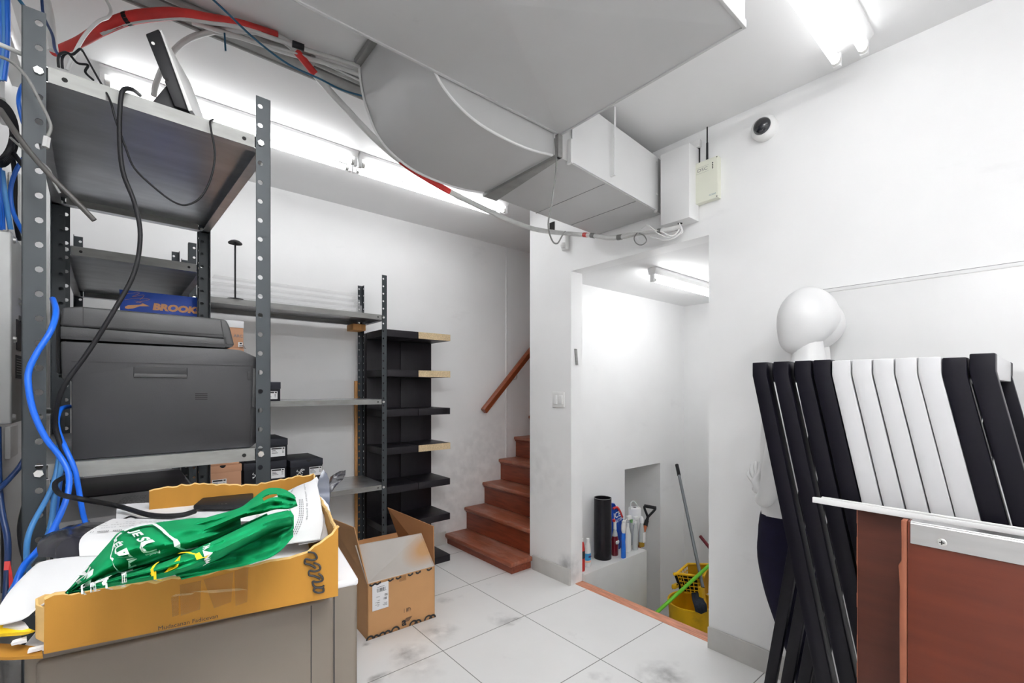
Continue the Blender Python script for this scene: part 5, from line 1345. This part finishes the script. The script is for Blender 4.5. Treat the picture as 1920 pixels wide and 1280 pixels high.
hand((.112, -.018, .745), (.0, .15, -1), (0, 1, 0), None, 'hand')
# leggings
N_, L_ = [], []
pel = nd(0, .057, .80, (.133, .108)); nd(0, .075, .93, (.110, .094), pel)
for s in (-1, 1):
    h_ = nd(s*.062, .062, .70, .100, pel); t_ = nd(s*.066, .052, .56, .080, h_); k_ = nd(s*.064, .02, .42, .059, t_); c_ = nd(s*.062, -.03, .30, .055, k_); nd(s*.06, -.045, .11, .036, c_)
skin('leggings', N_, L_, M['navy'], mn, root=0)
# head: smooth egg with a jaw, turned a little toward the room
hc = Vector((0, -.008, 1.575))
def egg_head(root, turn):
    b = MB(); n_ = 40; V = []
    ct, st_ = math.cos(turn), math.sin(turn); R0 = wm(root)
    for i in range(1, n_):
        t = PI*i/n_; z_ = math.cos(t); r_ = math.sin(t); ring = []
        for j in range(48):
            a = 2*PI*j/48; x, y = math.cos(a), math.sin(a)
            lowr = max(0, -z_); face = max(0, y); back = max(0, -y)
            rr = r_**(1-.48*face*min(1, lowr*1.5))
            wx = .088*(1-.10*lowr**1.3); wy = .109*(1-.24*back*lowr**1.2)
            px_, py_ = x*rr*wx, y*rr*wy+.010*lowr-.004
            ring.append(R0 @ (hc+Vector((px_*ct-py_*st_, px_*st_+py_*ct, z_*(.122+.006*face*lowr-.022*back*lowr)))))
        V.append([b.b.verts.new(q_) for q_ in ring])
    for p, q in zip(V, V[1:]):
        for j in range(48): b.b.faces.new((p[j], p[(j+1) % 48], q[(j+1) % 48], q[j]))
    b.b.faces.new(V[0][::-1]); b.b.faces.new(V[-1])
    bmesh.ops.recalc_face_normals(b.b, faces=b.b.faces[:])
    return b.build('head', M['mann'], root, angle=80)
egg_head(mn, math.radians(32))
b = MB(); b.lathe([(.205, 0), (.21, .004), (.208, .008), (.0, .008)], (1.925, .72, .0005), 48)
bp_ = b.build('base_plate', mat('brushed_base_plate', (.42, .42, .42), .3, metal=.8), mn)
MB().cyl((mx_, my_-.045, .008), (mx_, my_-.045, .07), .012).build('base_rod', M['bolt'], mn)
mn.scale = (.93, .93, .986)
# the second mannequin form, close to the whiteboard
m2 = empty('mannequin', (2.128, .640, 0), 'second white egg-headed mannequin peeking out from behind the first one by the whiteboard', 'mannequin')
N_, L_ = [], []
p2 = nd(0, .0, .80, (.075, .07)); w2 = nd(0, .0, .95, (.062, .06), p2); c2_ = nd(0, .0, 1.15, (.078, .075), w2); u2 = nd(0, -.005, 1.27, (.068, .06), c2_)
n2_ = nd(0, -.012, 1.37, .066, u2); n3_ = nd(0, -.014, 1.43, .058, n2_); n4_ = nd(0, -.012, 1.47, .057, n3_); nd(0, -.008, 1.53, .055, n4_)
skin('torso', N_, L_, M['mann'], m2, root=p2)
egg_head(m2, math.radians(32))
MB().cyl((2.128, .640, .006), (2.128, .640, .80), .012).build('stand_rod', M['bolt'], m2)
MB().lathe([(.085, 0), (.088, .003), (.086, .006), (.0005, .006)], (2.128, .640, .0095), 32).build('stand_base', M['bolt'], m2)
m2.scale = (.97, .97, .982)
m2.location.z = 0
# ------------------------------------------------------------------ electric disconnect box on the left wall
XE = -.20
ya, yb2 = at(22, 600, X=XE).y, at(52, 600, X=XE).y
za, zb2 = at(22, 795, X=XE).z, at(22, 434, X=XE).z
eb_ = empty('disconnect_box', (-.25, (ya+yb2)/2, (za+zb2)/2), 'hammered grey electrical disconnect box on the left wall beside the shelving post', 'electrical box')
MB().box(XL+.001, XE, ya, yb2, za, zb2, .004, 3).build('enclosure', M['boxgrey'], eb_)
for (px, py) in ((25.5, 450), (49, 480), (25.5, 636), (24, 782)):
    c = at(px, py, X=XE); MB().cyl(c-Vector((.001, 0, 0)), c+Vector((.005, 0, 0)), .0085, .006, 12).build('screw', M['bolt'], eb_)
def fx(px, py): return at(px, py, X=XE+.001)
MB().hexa([Vector((XE-.0005, fx(31, 655).y, fx(31, 655).z)), Vector((XE+.002, fx(31, 655).y, fx(31, 655).z)), Vector((XE+.002, fx(40, 655).y, fx(31, 655).z)), Vector((XE-.0005, fx(40, 655).y, fx(31, 655).z)),
           Vector((XE-.0005, fx(31, 598).y, fx(31, 598).z)), Vector((XE+.002, fx(31, 598).y, fx(31, 598).z)), Vector((XE+.002, fx(40, 598).y, fx(31, 598).z)), Vector((XE-.0005, fx(40, 598).y, fx(31, 598).z))]).build('handle_slot', M['black'], eb_)
a, c = fx(30, 665), fx(42, 710)
lb = MB().box(XE-.0005, XE+.0015, a.y, c.y, c.z, a.z).build('rating_label', M['dark'], eb_)
bq = MB()
for k in range(7): bq.box(XE+.0014, XE+.0018, a.y+.006, c.y-.02+.008*(k % 2), a.z-.01-k*.006, a.z-.0075-k*.006)
bq.build('label_print', M['greyc'], lb)
h0 = fx(36, 560)
MB().tube([h0, h0+Vector((.012, 0, 0)), h0+Vector((.028, .06, .004))], .003, n=6).tube([h0-Vector((0, 0, .012)), h0+Vector((.012, 0, -.012)), h0+Vector((.028, .06, -.008))], .003, n=6).build('hasp', M['bolt'], eb_)
h1 = fx(42, 612)
MB().tube([fx(36, 596), fx(40, 604), h1+Vector((.012, 0, 0)), h1+Vector((.03, .05, 0))], .007, n=8).build('lever', M['black'], eb_)
h2 = fx(42, 773)
MB().cyl(h2, h2+Vector((.035, .02, 0)), .006, n=10).cyl(h2+Vector((.03, .017, 0)), h2+Vector((.045, .026, 0)), .010, n=10).build('latch_pin', M['bolt'], eb_)

def wall_box(label, px0, px1, py0, py1, Xf, m=None, name='junction_box', grp='white boxes on the left wall'):
    y0, y1 = at(px0, py0, X=Xf).y, at(px1, py0, X=Xf).y
    z1, z0 = at(px0, py0, X=Xf).z, at(px0, py1, X=Xf).z
    o = MB().box(XL+.001, Xf, y0, y1, z0, z1, .004).build(name, m or M['whiteplastic'], loc=((XL+Xf)/2, (y0+y1)/2, z0))
    return tag(o, label, 'junction box', grp)
wall_box('white plastic box high on the left wall behind the top of the front post', 18, 55, 25, 58, -.255)
wall_box('white surface box on the left wall beside the blue cables, lower of the two', 10, 34, 125, 185, -.262)
wall_box('pale box on the left wall just above the grey disconnect box', 39, 58, 325, 460, -.27)
tag(MB().box(XL+.001, -.285, at(20, 880, X=-.285).y, at(34, 880, X=-.285).y, at(20, 860, X=-.285).z, at(20, 800, X=-.285).z, .003).build('outlet_plate', M['whiteplastic'], loc=(-.29, at(27, 880, X=-.285).y, 1.15)), 'white outlet plate on the left wall below the disconnect box', 'outlet')

# ------------------------------------------------------------------ cables
def cable(label, pts, r, m, name='cable', cat='cable', grp='loose cables', n=8, root=None, sub=6):
    P = [at(p[0], p[1], **p[2]) for p in pts]
    o = MB().tube(P, r, n=n, sub=sub).build(name, m, loc=P[0], angle=80)
    if label: tag(o, label, cat, grp)
    return o
def Y_(v): return dict(Y=v)
def X_(v): return dict(X=v)
def Z_(v): return dict(Z=v)
# the thick hanging cable with its red sleeve
PT = [(520, 70, Y_(1.84)), (548, 88, Y_(1.845)), (600, 150, Y_(1.85)), (650, 205, Y_(1.85)), (705, 262, Y_(1.84)), (760, 308, Y_(1.835)), (830, 352, Y_(1.83)), (905, 390, Y_(1.84)), (960, 415, Y_(1.86)), (1010, 431, Y_(1.88)), (1068, 438, X_(2.10)), (1108, 441, X_(2.10)), (1150, 446, X_(2.11)), (1200, 437, X_(2.12)), (1240, 433, X_(2.13)), (1276, 426, X_(2.16))]
cb = cable('thick white hanging cable sagging from the ceiling under the ducts to the right wall', PT, .0130, M['cable_white'], 'hanging_cable', 'cable', 'cables under the ducts', n=12)
P = spline([at(p[0], p[1], **p[2]) for p in PT], 6)
def sleeve(i0, i1, off, rr=.0138):
    MB().tube(P[i0:i1], rr, n=12, smooth=False).build('red_sleeve', M['red'], cb)
sleeve(29, 38, 0); sleeve(7, 12, 0)
for f in (66, 73, 83): MB().tube(P[f:f+2], .015, n=12, smooth=False).build('cable_tie', M['greyc'], cb)
MB().tube(P[64:65]+[P[65]], .0142, n=12, smooth=False).build('red_tape', M['red'], cb)
# the red sleeved trunk arching from the left wall to the ceiling
PR = [(100, 98, Y_(2.2)), (150, 78, Y_(2.1)), (190, 55, Y_(2.0)), (235, 36, Y_(1.95)), (285, 28, Y_(1.9)), (335, 26, Y_(1.87)), (390, 34, Y_(1.85)), (450, 44, Y_(1.84)), (520, 66, Y_(1.84))]
ct = cable('thick cable trunk in a bright red sleeve arching over the top of the shelving', PR, lambda t: .013+.006*math.sin(PI*min(1, t*1.15)), M['red'], 'red_cable_trunk', 'cable', None, n=12)
Pq = spline([at(p[0], p[1], **p[2]) for p in PR], 6)
MB().tube([p-Vector((0, 0, .012)) for p in Pq[12:46]], .008, n=8, smooth=False).build('white_cores', M['cable_white'], ct)
MB().tube(Pq[18:20], .0195, n=12, smooth=False).build('cable_tie', M['blackc'], ct)
# white cables along the ceiling to the elbow
for k, (lab, pts, r_) in enumerate((
    ('white cable arching up from the shelf top to the ceiling bundle', [(288, 180, Y_(2.3)), (295, 150, Y_(2.25)), (315, 110, Y_(2.15)), (350, 75, Y_(2.05)), (410, 57, Y_(1.93)), (470, 58, Y_(1.87)), (540, 70, Y_(1.86)), (600, 92, Y_(1.85)), (676, 132, Y_(1.82))], .0105),
    ('white cable in the ceiling bundle, upper one entering behind the elbow', [(330, 30, Z_(2.585)), (420, 42, Z_(2.575)), (500, 68, Z_(2.57)), (580, 95, Z_(2.572)), (674, 124, Z_(2.58))], .008),
    ('white cable in the ceiling bundle, lower one entering behind the elbow', [(360, 42, Z_(2.57)), (450, 70, Z_(2.565)), (540, 100, Z_(2.56)), (610, 118, Z_(2.562)), (676, 140, Z_(2.57))], .008),
    ('thin white cable crossing the ceiling bundle beside the conduit', [(400, 62, Z_(2.57)), (500, 84, Z_(2.56)), (590, 112, Z_(2.56)), (676, 152, Z_(2.57))], .004))):
    cable(lab, pts, r_, M['cable_white'], 'ceiling_cable', 'cable', 'cables under the ceiling')
cable('black ribbed connector in the white ceiling bundle', [(548, 82, Z_(2.55)), (570, 90, Z_(2.55))], .012, M['blackc'], 'cable_joint', 'cable joint', None)
cable('thin teal wire crossing below the ceiling bundle to the elbow', [(395, -5, Z_(2.52)), (430, 28, Z_(2.50)), (480, 75, Z_(2.48)), (540, 120, Z_(2.47)), (600, 148, Z_(2.46)), (640, 168, Z_(2.47)), (680, 180, Z_(2.48))], .0035, M['teal'], 'thin_wire', 'wire', None)
cable('short teal cable tie tail hanging from the ceiling bundle', [(421, 62, Y_(1.9)), (422, 80, Y_(1.9)), (423, 95, Y_(1.9))], .003, M['teal'], 'cable_tie_tail', 'cable tie', None)
# wires near the branch duct
cable('thin grey wire hanging in a loop from the plenum corner', [(1040, 260, Y_(1.30)), (1043, 310, Y_(1.28)), (1036, 370, Y_(1.28)), (1028, 420, Y_(1.30)), (1035, 450, Y_(1.32)), (1045, 456, Y_(1.33)), (1054, 442, Y_(1.34)), (1060, 434, Y_(1.35))], .0032, M['greyc'], 'thin_wire', 'wire', None)
for k, (lab, pts) in enumerate((
    ('thin white wire curling from the boxed chase, upper one', [(1274, 418, X_(2.17)), (1272, 432, X_(2.15)), (1255, 445, X_(2.13)), (1235, 438, X_(2.12)), (1222, 427, X_(2.11)), (1213, 422, X_(2.11)), (1203, 428, X_(2.12))]),
    ('thin white wire drooping from the boxed chase, lower one', [(1275, 420, X_(2.17)), (1277, 434, X_(2.16)), (1264, 446, X_(2.14)), (1245, 450, X_(2.13)), (1232, 447, X_(2.13)), (1217, 443, X_(2.13))]),
    ('thin white wire looping along the hanging cable by the chase', [(1276, 422, X_(2.18)), (1279, 436, X_(2.17)), (1258, 442, X_(2.13)), (1240, 434, X_(2.12)), (1220, 431, X_(2.11)), (1200, 434, X_(2.11)), (1178, 436, X_(2.11)), (1155, 440, X_(2.11))]))):
    cable(lab, pts, .0033, M['whiteplastic'], 'thin_wire', 'wire', 'thin white wires at the chase')
cable('small dark wire loop under the hanging cable near the doorway', [(1195, 436, X_(2.10)), (1189, 446, X_(2.10)), (1193, 456, X_(2.10)), (1203, 459, X_(2.10)), (1212, 452, X_(2.10)), (1208, 442, X_(2.10)), (1198, 437, X_(2.10))], .003, M['greyc'], 'wire_loop', 'wire', None)

# cables hanging around the near shelving unit
cable('long black cable hanging from the top shelf in front of the printer', [(262, 178, Y_(1.40)), (248, 168, Y_(1.32)), (232, 168, Y_(1.285)), (226, 190, Y_(1.28)), (224, 250, Y_(1.275)), (230, 320, Y_(1.27)), (252, 380, Y_(1.265)), (263, 440, Y_(1.26)), (252, 510, Y_(1.255)), (215, 580, Y_(1.25)), (165, 660, Y_(1.25)), (125, 715, Y_(1.25)), (108, 755, Y_(1.26)), (104, 800, Y_(1.28)), (120, 850, Y_(1.275)), (131, 885, Y_(1.26)), (104, 905, Y_(1.24)), (112, 925, Y_(1.2)), (150, 935, Y_(1.12)), (220, 948, Z_(1.072)), (280, 965, Z_(1.069)), (335, 966, Z_(1.068)), (366, 958, Z_(1.069))], .0046, M['blackc'])
cable('thin black wire looping under the top shelf', [(155, 95, Y_(1.5)), (180, 140, Y_(1.38)), (205, 185, Y_(1.29)), (217, 225, Y_(1.28)), (235, 275, Y_(1.285)), (252, 315, Y_(1.29)), (290, 352, Y_(1.29)), (325, 378, Y_(1.29)), (350, 384, Y_(1.29)), (376, 370, Y_(1.29)), (395, 335, Y_(1.29)), (403, 290, Y_(1.285)), (396, 245, Y_(1.285)), (394, 228, Y_(1.285)), (400, 224, Y_(1.31))], .0022, M['blackc'])
cable('thick grey-black cut cable end slanting across the front post', [(0, 205, Y_(1.25)), (30, 250, Y_(1.22)), (60, 290, Y_(1.21)), (100, 335, Y_(1.20)), (140, 375, Y_(1.20)), (177, 413, Y_(1.20))], .0050, mat('charcoal_cable_jacket', srgb(70, 68, 66), .5))
cable('thin grey wire running beside the cut cable on the front post', [(20, 258, Y_(1.25)), (50, 285, Y_(1.23)), (75, 303, Y_(1.22)), (92, 318, Y_(1.21)), (100, 340, Y_(1.20)), (112, 362, Y_(1.20))], .0022, M['greyc'])
o = cable('grey network cable with a clear plug dangling against the front post', [(-20, 100, Y_(1.3)), (20, 115, Y_(1.28)), (50, 145, Y_(1.26)), (75, 190, Y_(1.25)), (92, 225, Y_(1.24)), (95, 242, Y_(1.24)), (88, 258, Y_(1.24))], .0030, M['greyc'])
a, c = at(88, 257, Y=1.24), at(85, 276, Y=1.24)
MB().cyl(a, c, .0058, n=6).build('clear_plug', mat('clear_plug_plastic', (.7, .7, .7), .15, trans=.3), o)
cable('white cable drooping over the top of the front post', [(-20, 75, Y_(1.35)), (20, 92, Y_(1.36)), (45, 103, Y_(1.38)), (70, 107, Y_(1.42))], .0046, M['cable_white'])
cable('white wire rising from the top shelf to the ceiling', [(126, 132, Y_(1.55)), (140, 100, Y_(1.55)), (160, 65, Y_(1.58)), (185, 40, Y_(1.65)), (203, 32, Y_(1.75)), (208, 18, Y_(1.8)), (195, -8, Y_(1.85))], .0042, M['whiteplastic'])
for k, (lab, pts) in enumerate((('small black wire knot on the top shelf corner, left one', [(110, 126, Y_(1.42)), (110, 105, Y_(1.42)), (122, 98, Y_(1.43)), (136, 102, Y_(1.44)), (150, 92, Y_(1.45)), (155, 96, Y_(1.46))]),
                                ('small black wire bundle on the top shelf corner, right one', [(117, 128, Y_(1.44)), (117, 108, Y_(1.44)), (128, 100, Y_(1.45)), (145, 118, Y_(1.46)), (165, 122, Y_(1.47)), (160, 135, Y_(1.47)), (175, 150, Y_(1.49))]))):
    cable(lab, pts, .0026, M['blackc'])
cable('dark wire coming down from the ceiling at the top left post', [(78, -5, Y_(1.6)), (82, 30, Y_(1.58)), (98, 65, Y_(1.52)), (103, 92, Y_(1.47)), (112, 105, Y_(1.44))], .003, M['navyc'])
cable('pale blue wire crossing to the top of the front post', [(30, -8, Y_(1.5)), (44, 10, Y_(1.5)), (55, 24, Y_(1.5))], .0035, M['teal'])
cable('white conduit pipe rising to the ceiling behind the front post', [(84, -10, Y_(2.0)), (92, 30, Y_(2.0)), (97, 70, Y_(2.0)), (100, 95, Y_(2.0))], .012, M['whiteplastic'], 'conduit_pipe', 'pipe', None)
# blue trunk at the far left and cables beside the disconnect box
for k, x in enumerate((0, 6, 12)):
    cable(('blue cable at the very left edge of the picture', 'blue cable in the middle of the left bundle', 'blue cable on the right of the left bundle')[k], [(x, -10, Y_(1.55)), (x+1, 60, Y_(1.55)), (x-1, 110, Y_(1.56)), (x-6, 150, Y_(1.57))], .0062, M['blue'] if k != 1 else M['bluel'], grp='blue cables on the left')
cable('blue network cable curving down behind the front post at upper left', [(52, 150, Y_(1.7)), (40, 165, Y_(1.65)), (35, 190, Y_(1.62)), (42, 225, Y_(1.62)), (52, 255, Y_(1.62)), (50, 285, Y_(1.62)), (30, 320, Y_(1.62)), (20, 355, Y_(1.62)), (24, 395, Y_(1.62)), (40, 430, Y_(1.6)), (58, 460, Y_(1.58))], .0046, M['blue'], grp='blue cables on the left')
for k, pts in enumerate(([(-3, 305, Y_(1.58)), (2, 360, Y_(1.58)), (5, 430, Y_(1.6))], [(4, 320, Y_(1.58)), (10, 370, Y_(1.58)), (20, 430, Y_(1.6))], [(-6, 330, Y_(1.56)), (-2, 380, Y_(1.57)), (0, 430, Y_(1.6))])):
    cable(('blue cable dropping behind the disconnect box, left one', 'light blue cable dropping behind the disconnect box, right one', 'blue cable dropping behind the disconnect box at the frame edge')[k], pts, .005, (M['blue'], M['bluel'], M['blue'])[k], grp='blue cables on the left')
b = MB()
bc = empty('coiled_cable', at(0, 250, Y=1.55), 'black coiled cable hank hanging on the left wall', 'cable')
for k in range(7):
    c_ = at(-2+k*.6, 250, Y=1.5+.012*k); rr = .035+.002*k
    b.tube([c_+Vector((rr*.55*math.cos(t), .01*math.sin(t*2), rr*1.6*math.sin(t))) for t in [2*PI*i/16 for i in range(17)]], .0042, n=6, sub=2)
b.build('coil', M['blackc'], bc)
cable('black cable running down the left wall behind the disconnect box', [(10, 290, Y_(1.6)), (24, 300, Y_(1.62)), (28, 340, Y_(1.64)), (28, 400, Y_(1.66)), (36, 450, Y_(1.7))], .005, M['blackc'])
cable('black cable branching toward the front post from the coil', [(20, 280, Y_(1.55)), (35, 300, Y_(1.5)), (55, 325, Y_(1.42))], .005, M['blackc'])
cable('thin black wire on the left wall by the white boxes', [(57, 325, X_(-.296)), (55, 370, X_(-.296)), (50, 410, X_(-.296)), (44, 432, X_(-.296)), (40, 450, X_(-.296))], .003, M['blackc'])
# vivid blue cable in front of the near post
cable('bright blue network cable bowing across the front steel post', [(99, 560, Y_(1.34)), (105, 585, Y_(1.29)), (95, 620, Y_(1.26)), (70, 660, Y_(1.25)), (54, 695, Y_(1.245)), (54, 730, Y_(1.24)), (64, 775, Y_(1.24)), (85, 820, Y_(1.24)), (112, 855, Y_(1.24)), (128, 885, Y_(1.23)), (128, 920, Y_(1.22)), (115, 960, Y_(1.20)), (92, 1005, Y_(1.17)), (68, 1035, Y_(1.15)), (45, 1060, Y_(1.13)), (32, 1090, Y_(1.11)), (25, 1120, Y_(1.10))], .0052, M['bluev'], grp='blue cables on the left')
cable('blue cable from the printer back dropping past the shelf lip', [(130, 762, Y_(1.40)), (115, 766, Y_(1.36)), (107, 785, Y_(1.33)), (110, 810, Y_(1.30)), (125, 845, Y_(1.27)), (140, 880, Y_(1.26)), (148, 920, Y_(1.26)), (155, 960, Y_(1.26)), (163, 988, Y_(1.26))], .0046, M['bluev'], grp='blue cables on the left')
cable('light blue cable hanging down by the front post into the papers', [(106, 790, Y_(1.32)), (112, 840, Y_(1.30)), (105, 890, Y_(1.28)), (90, 930, Y_(1.26)), (65, 975, Y_(1.25)), (52, 1010, Y_(1.24)), (50, 1050, Y_(1.24)), (56, 1075, Y_(1.24))], .0046, M['bluel'], grp='blue cables on the left')
cable('light blue cable next to it, bending left toward the floor', [(112, 815, Y_(1.30)), (115, 870, Y_(1.28)), (102, 930, Y_(1.27)), (96, 980, Y_(1.26)), (82, 1020, Y_(1.24)), (60, 1048, Y_(1.22)), (42, 1070, Y_(1.2)), (20, 1110, Y_(1.2))], .0046, M['bluel'], grp='blue cables on the left')
cable('blue cable dropping straight beside the rear flange of the front post', [(118, 830, Y_(1.30)), (112, 900, Y_(1.29)), (104, 960, Y_(1.28)), (106, 1000, Y_(1.27)), (110, 1020, Y_(1.26))], .0046, M['blue'], grp='blue cables on the left')
cable('dark blue cable looping out under the disconnect box', [(50, 775, Y_(1.5)), (58, 800, Y_(1.45)), (56, 835, Y_(1.42)), (40, 870, Y_(1.4)), (15, 900, Y_(1.38)), (-5, 920, Y_(1.36))], .005, M['navyc'], grp='blue cables on the left')
cable('black power cable hanging below the disconnect box', [(46, 790, Y_(1.55)), (52, 830, Y_(1.52)), (58, 880, Y_(1.5)), (50, 930, Y_(1.48)), (38, 985, Y_(1.46)), (42, 1030, Y_(1.45)), (54, 1065, Y_(1.43))], .005, M['blackc'])
cable('blue cable running down the left edge past the red tag', [(-4, 800, Y_(1.4)), (-2, 900, Y_(1.38)), (4, 960, Y_(1.36)), (14, 1010, Y_(1.34)), (14, 1060, Y_(1.33)), (10, 1130, Y_(1.3))], .0052, M['navyc'], grp='blue cables on the left')
cable('black cable behind the blue one at the left edge', [(-6, 930, Y_(1.42)), (6, 985, Y_(1.4)), (8, 1050, Y_(1.4)), (8, 1110, Y_(1.4))], .0045, M['blackc'])
cable('dark cable crossing down behind the front post into the sack', [(48, 720, Y_(1.6)), (56, 745, Y_(1.55)), (62, 770, Y_(1.5))], .004, M['navyc'])
cable('thin black lead curling on the white sheet in the tray', [(230, 974, Z_(1.062)), (245, 968, Z_(1.063)), (262, 972, Z_(1.062)), (300, 972, Z_(1.062)), (335, 969, Z_(1.063))], .0016, M['blackc'], sub=5)
rt = empty('red_tag', at(20, 1060, Y=1.3), 'red tag strip wrapped round the blue cable at the left edge', 'tag')
a = [at(8, 1053, Y=1.29), at(19, 1052, Y=1.29), at(26, 1100, Y=1.28), at(17, 1118, Y=1.28), at(16, 1068, Y=1.285), at(7, 1069, Y=1.285)]
MB().prism(a, (0, .003, 0)).build('strip', M['red'], rt, smooth=False)
# dark board and white carton seen low behind the front unit
tag(MB().box(-.17, .20, 2.28, 2.75, .851, .905, .003).build('black_board', M['lack'], loc=(.02, 2.5, .851)), 'thick black board lying on a low shelf behind the printer unit', 'board')
wc = empty('white_carton', (-.04, 1.9, .351), 'white carton standing on the low shelf of the printer unit behind the tray', 'carton')
MB().box(-.15, .13, 1.72, 2.05, .351, .94, .003).build('body', M['paperg'], wc)
for x in (-.08, .0): MB().box(x, x+.0015, 1.7188, 1.7202, .36, .935).build('panel_line', M['greyc'], wc)
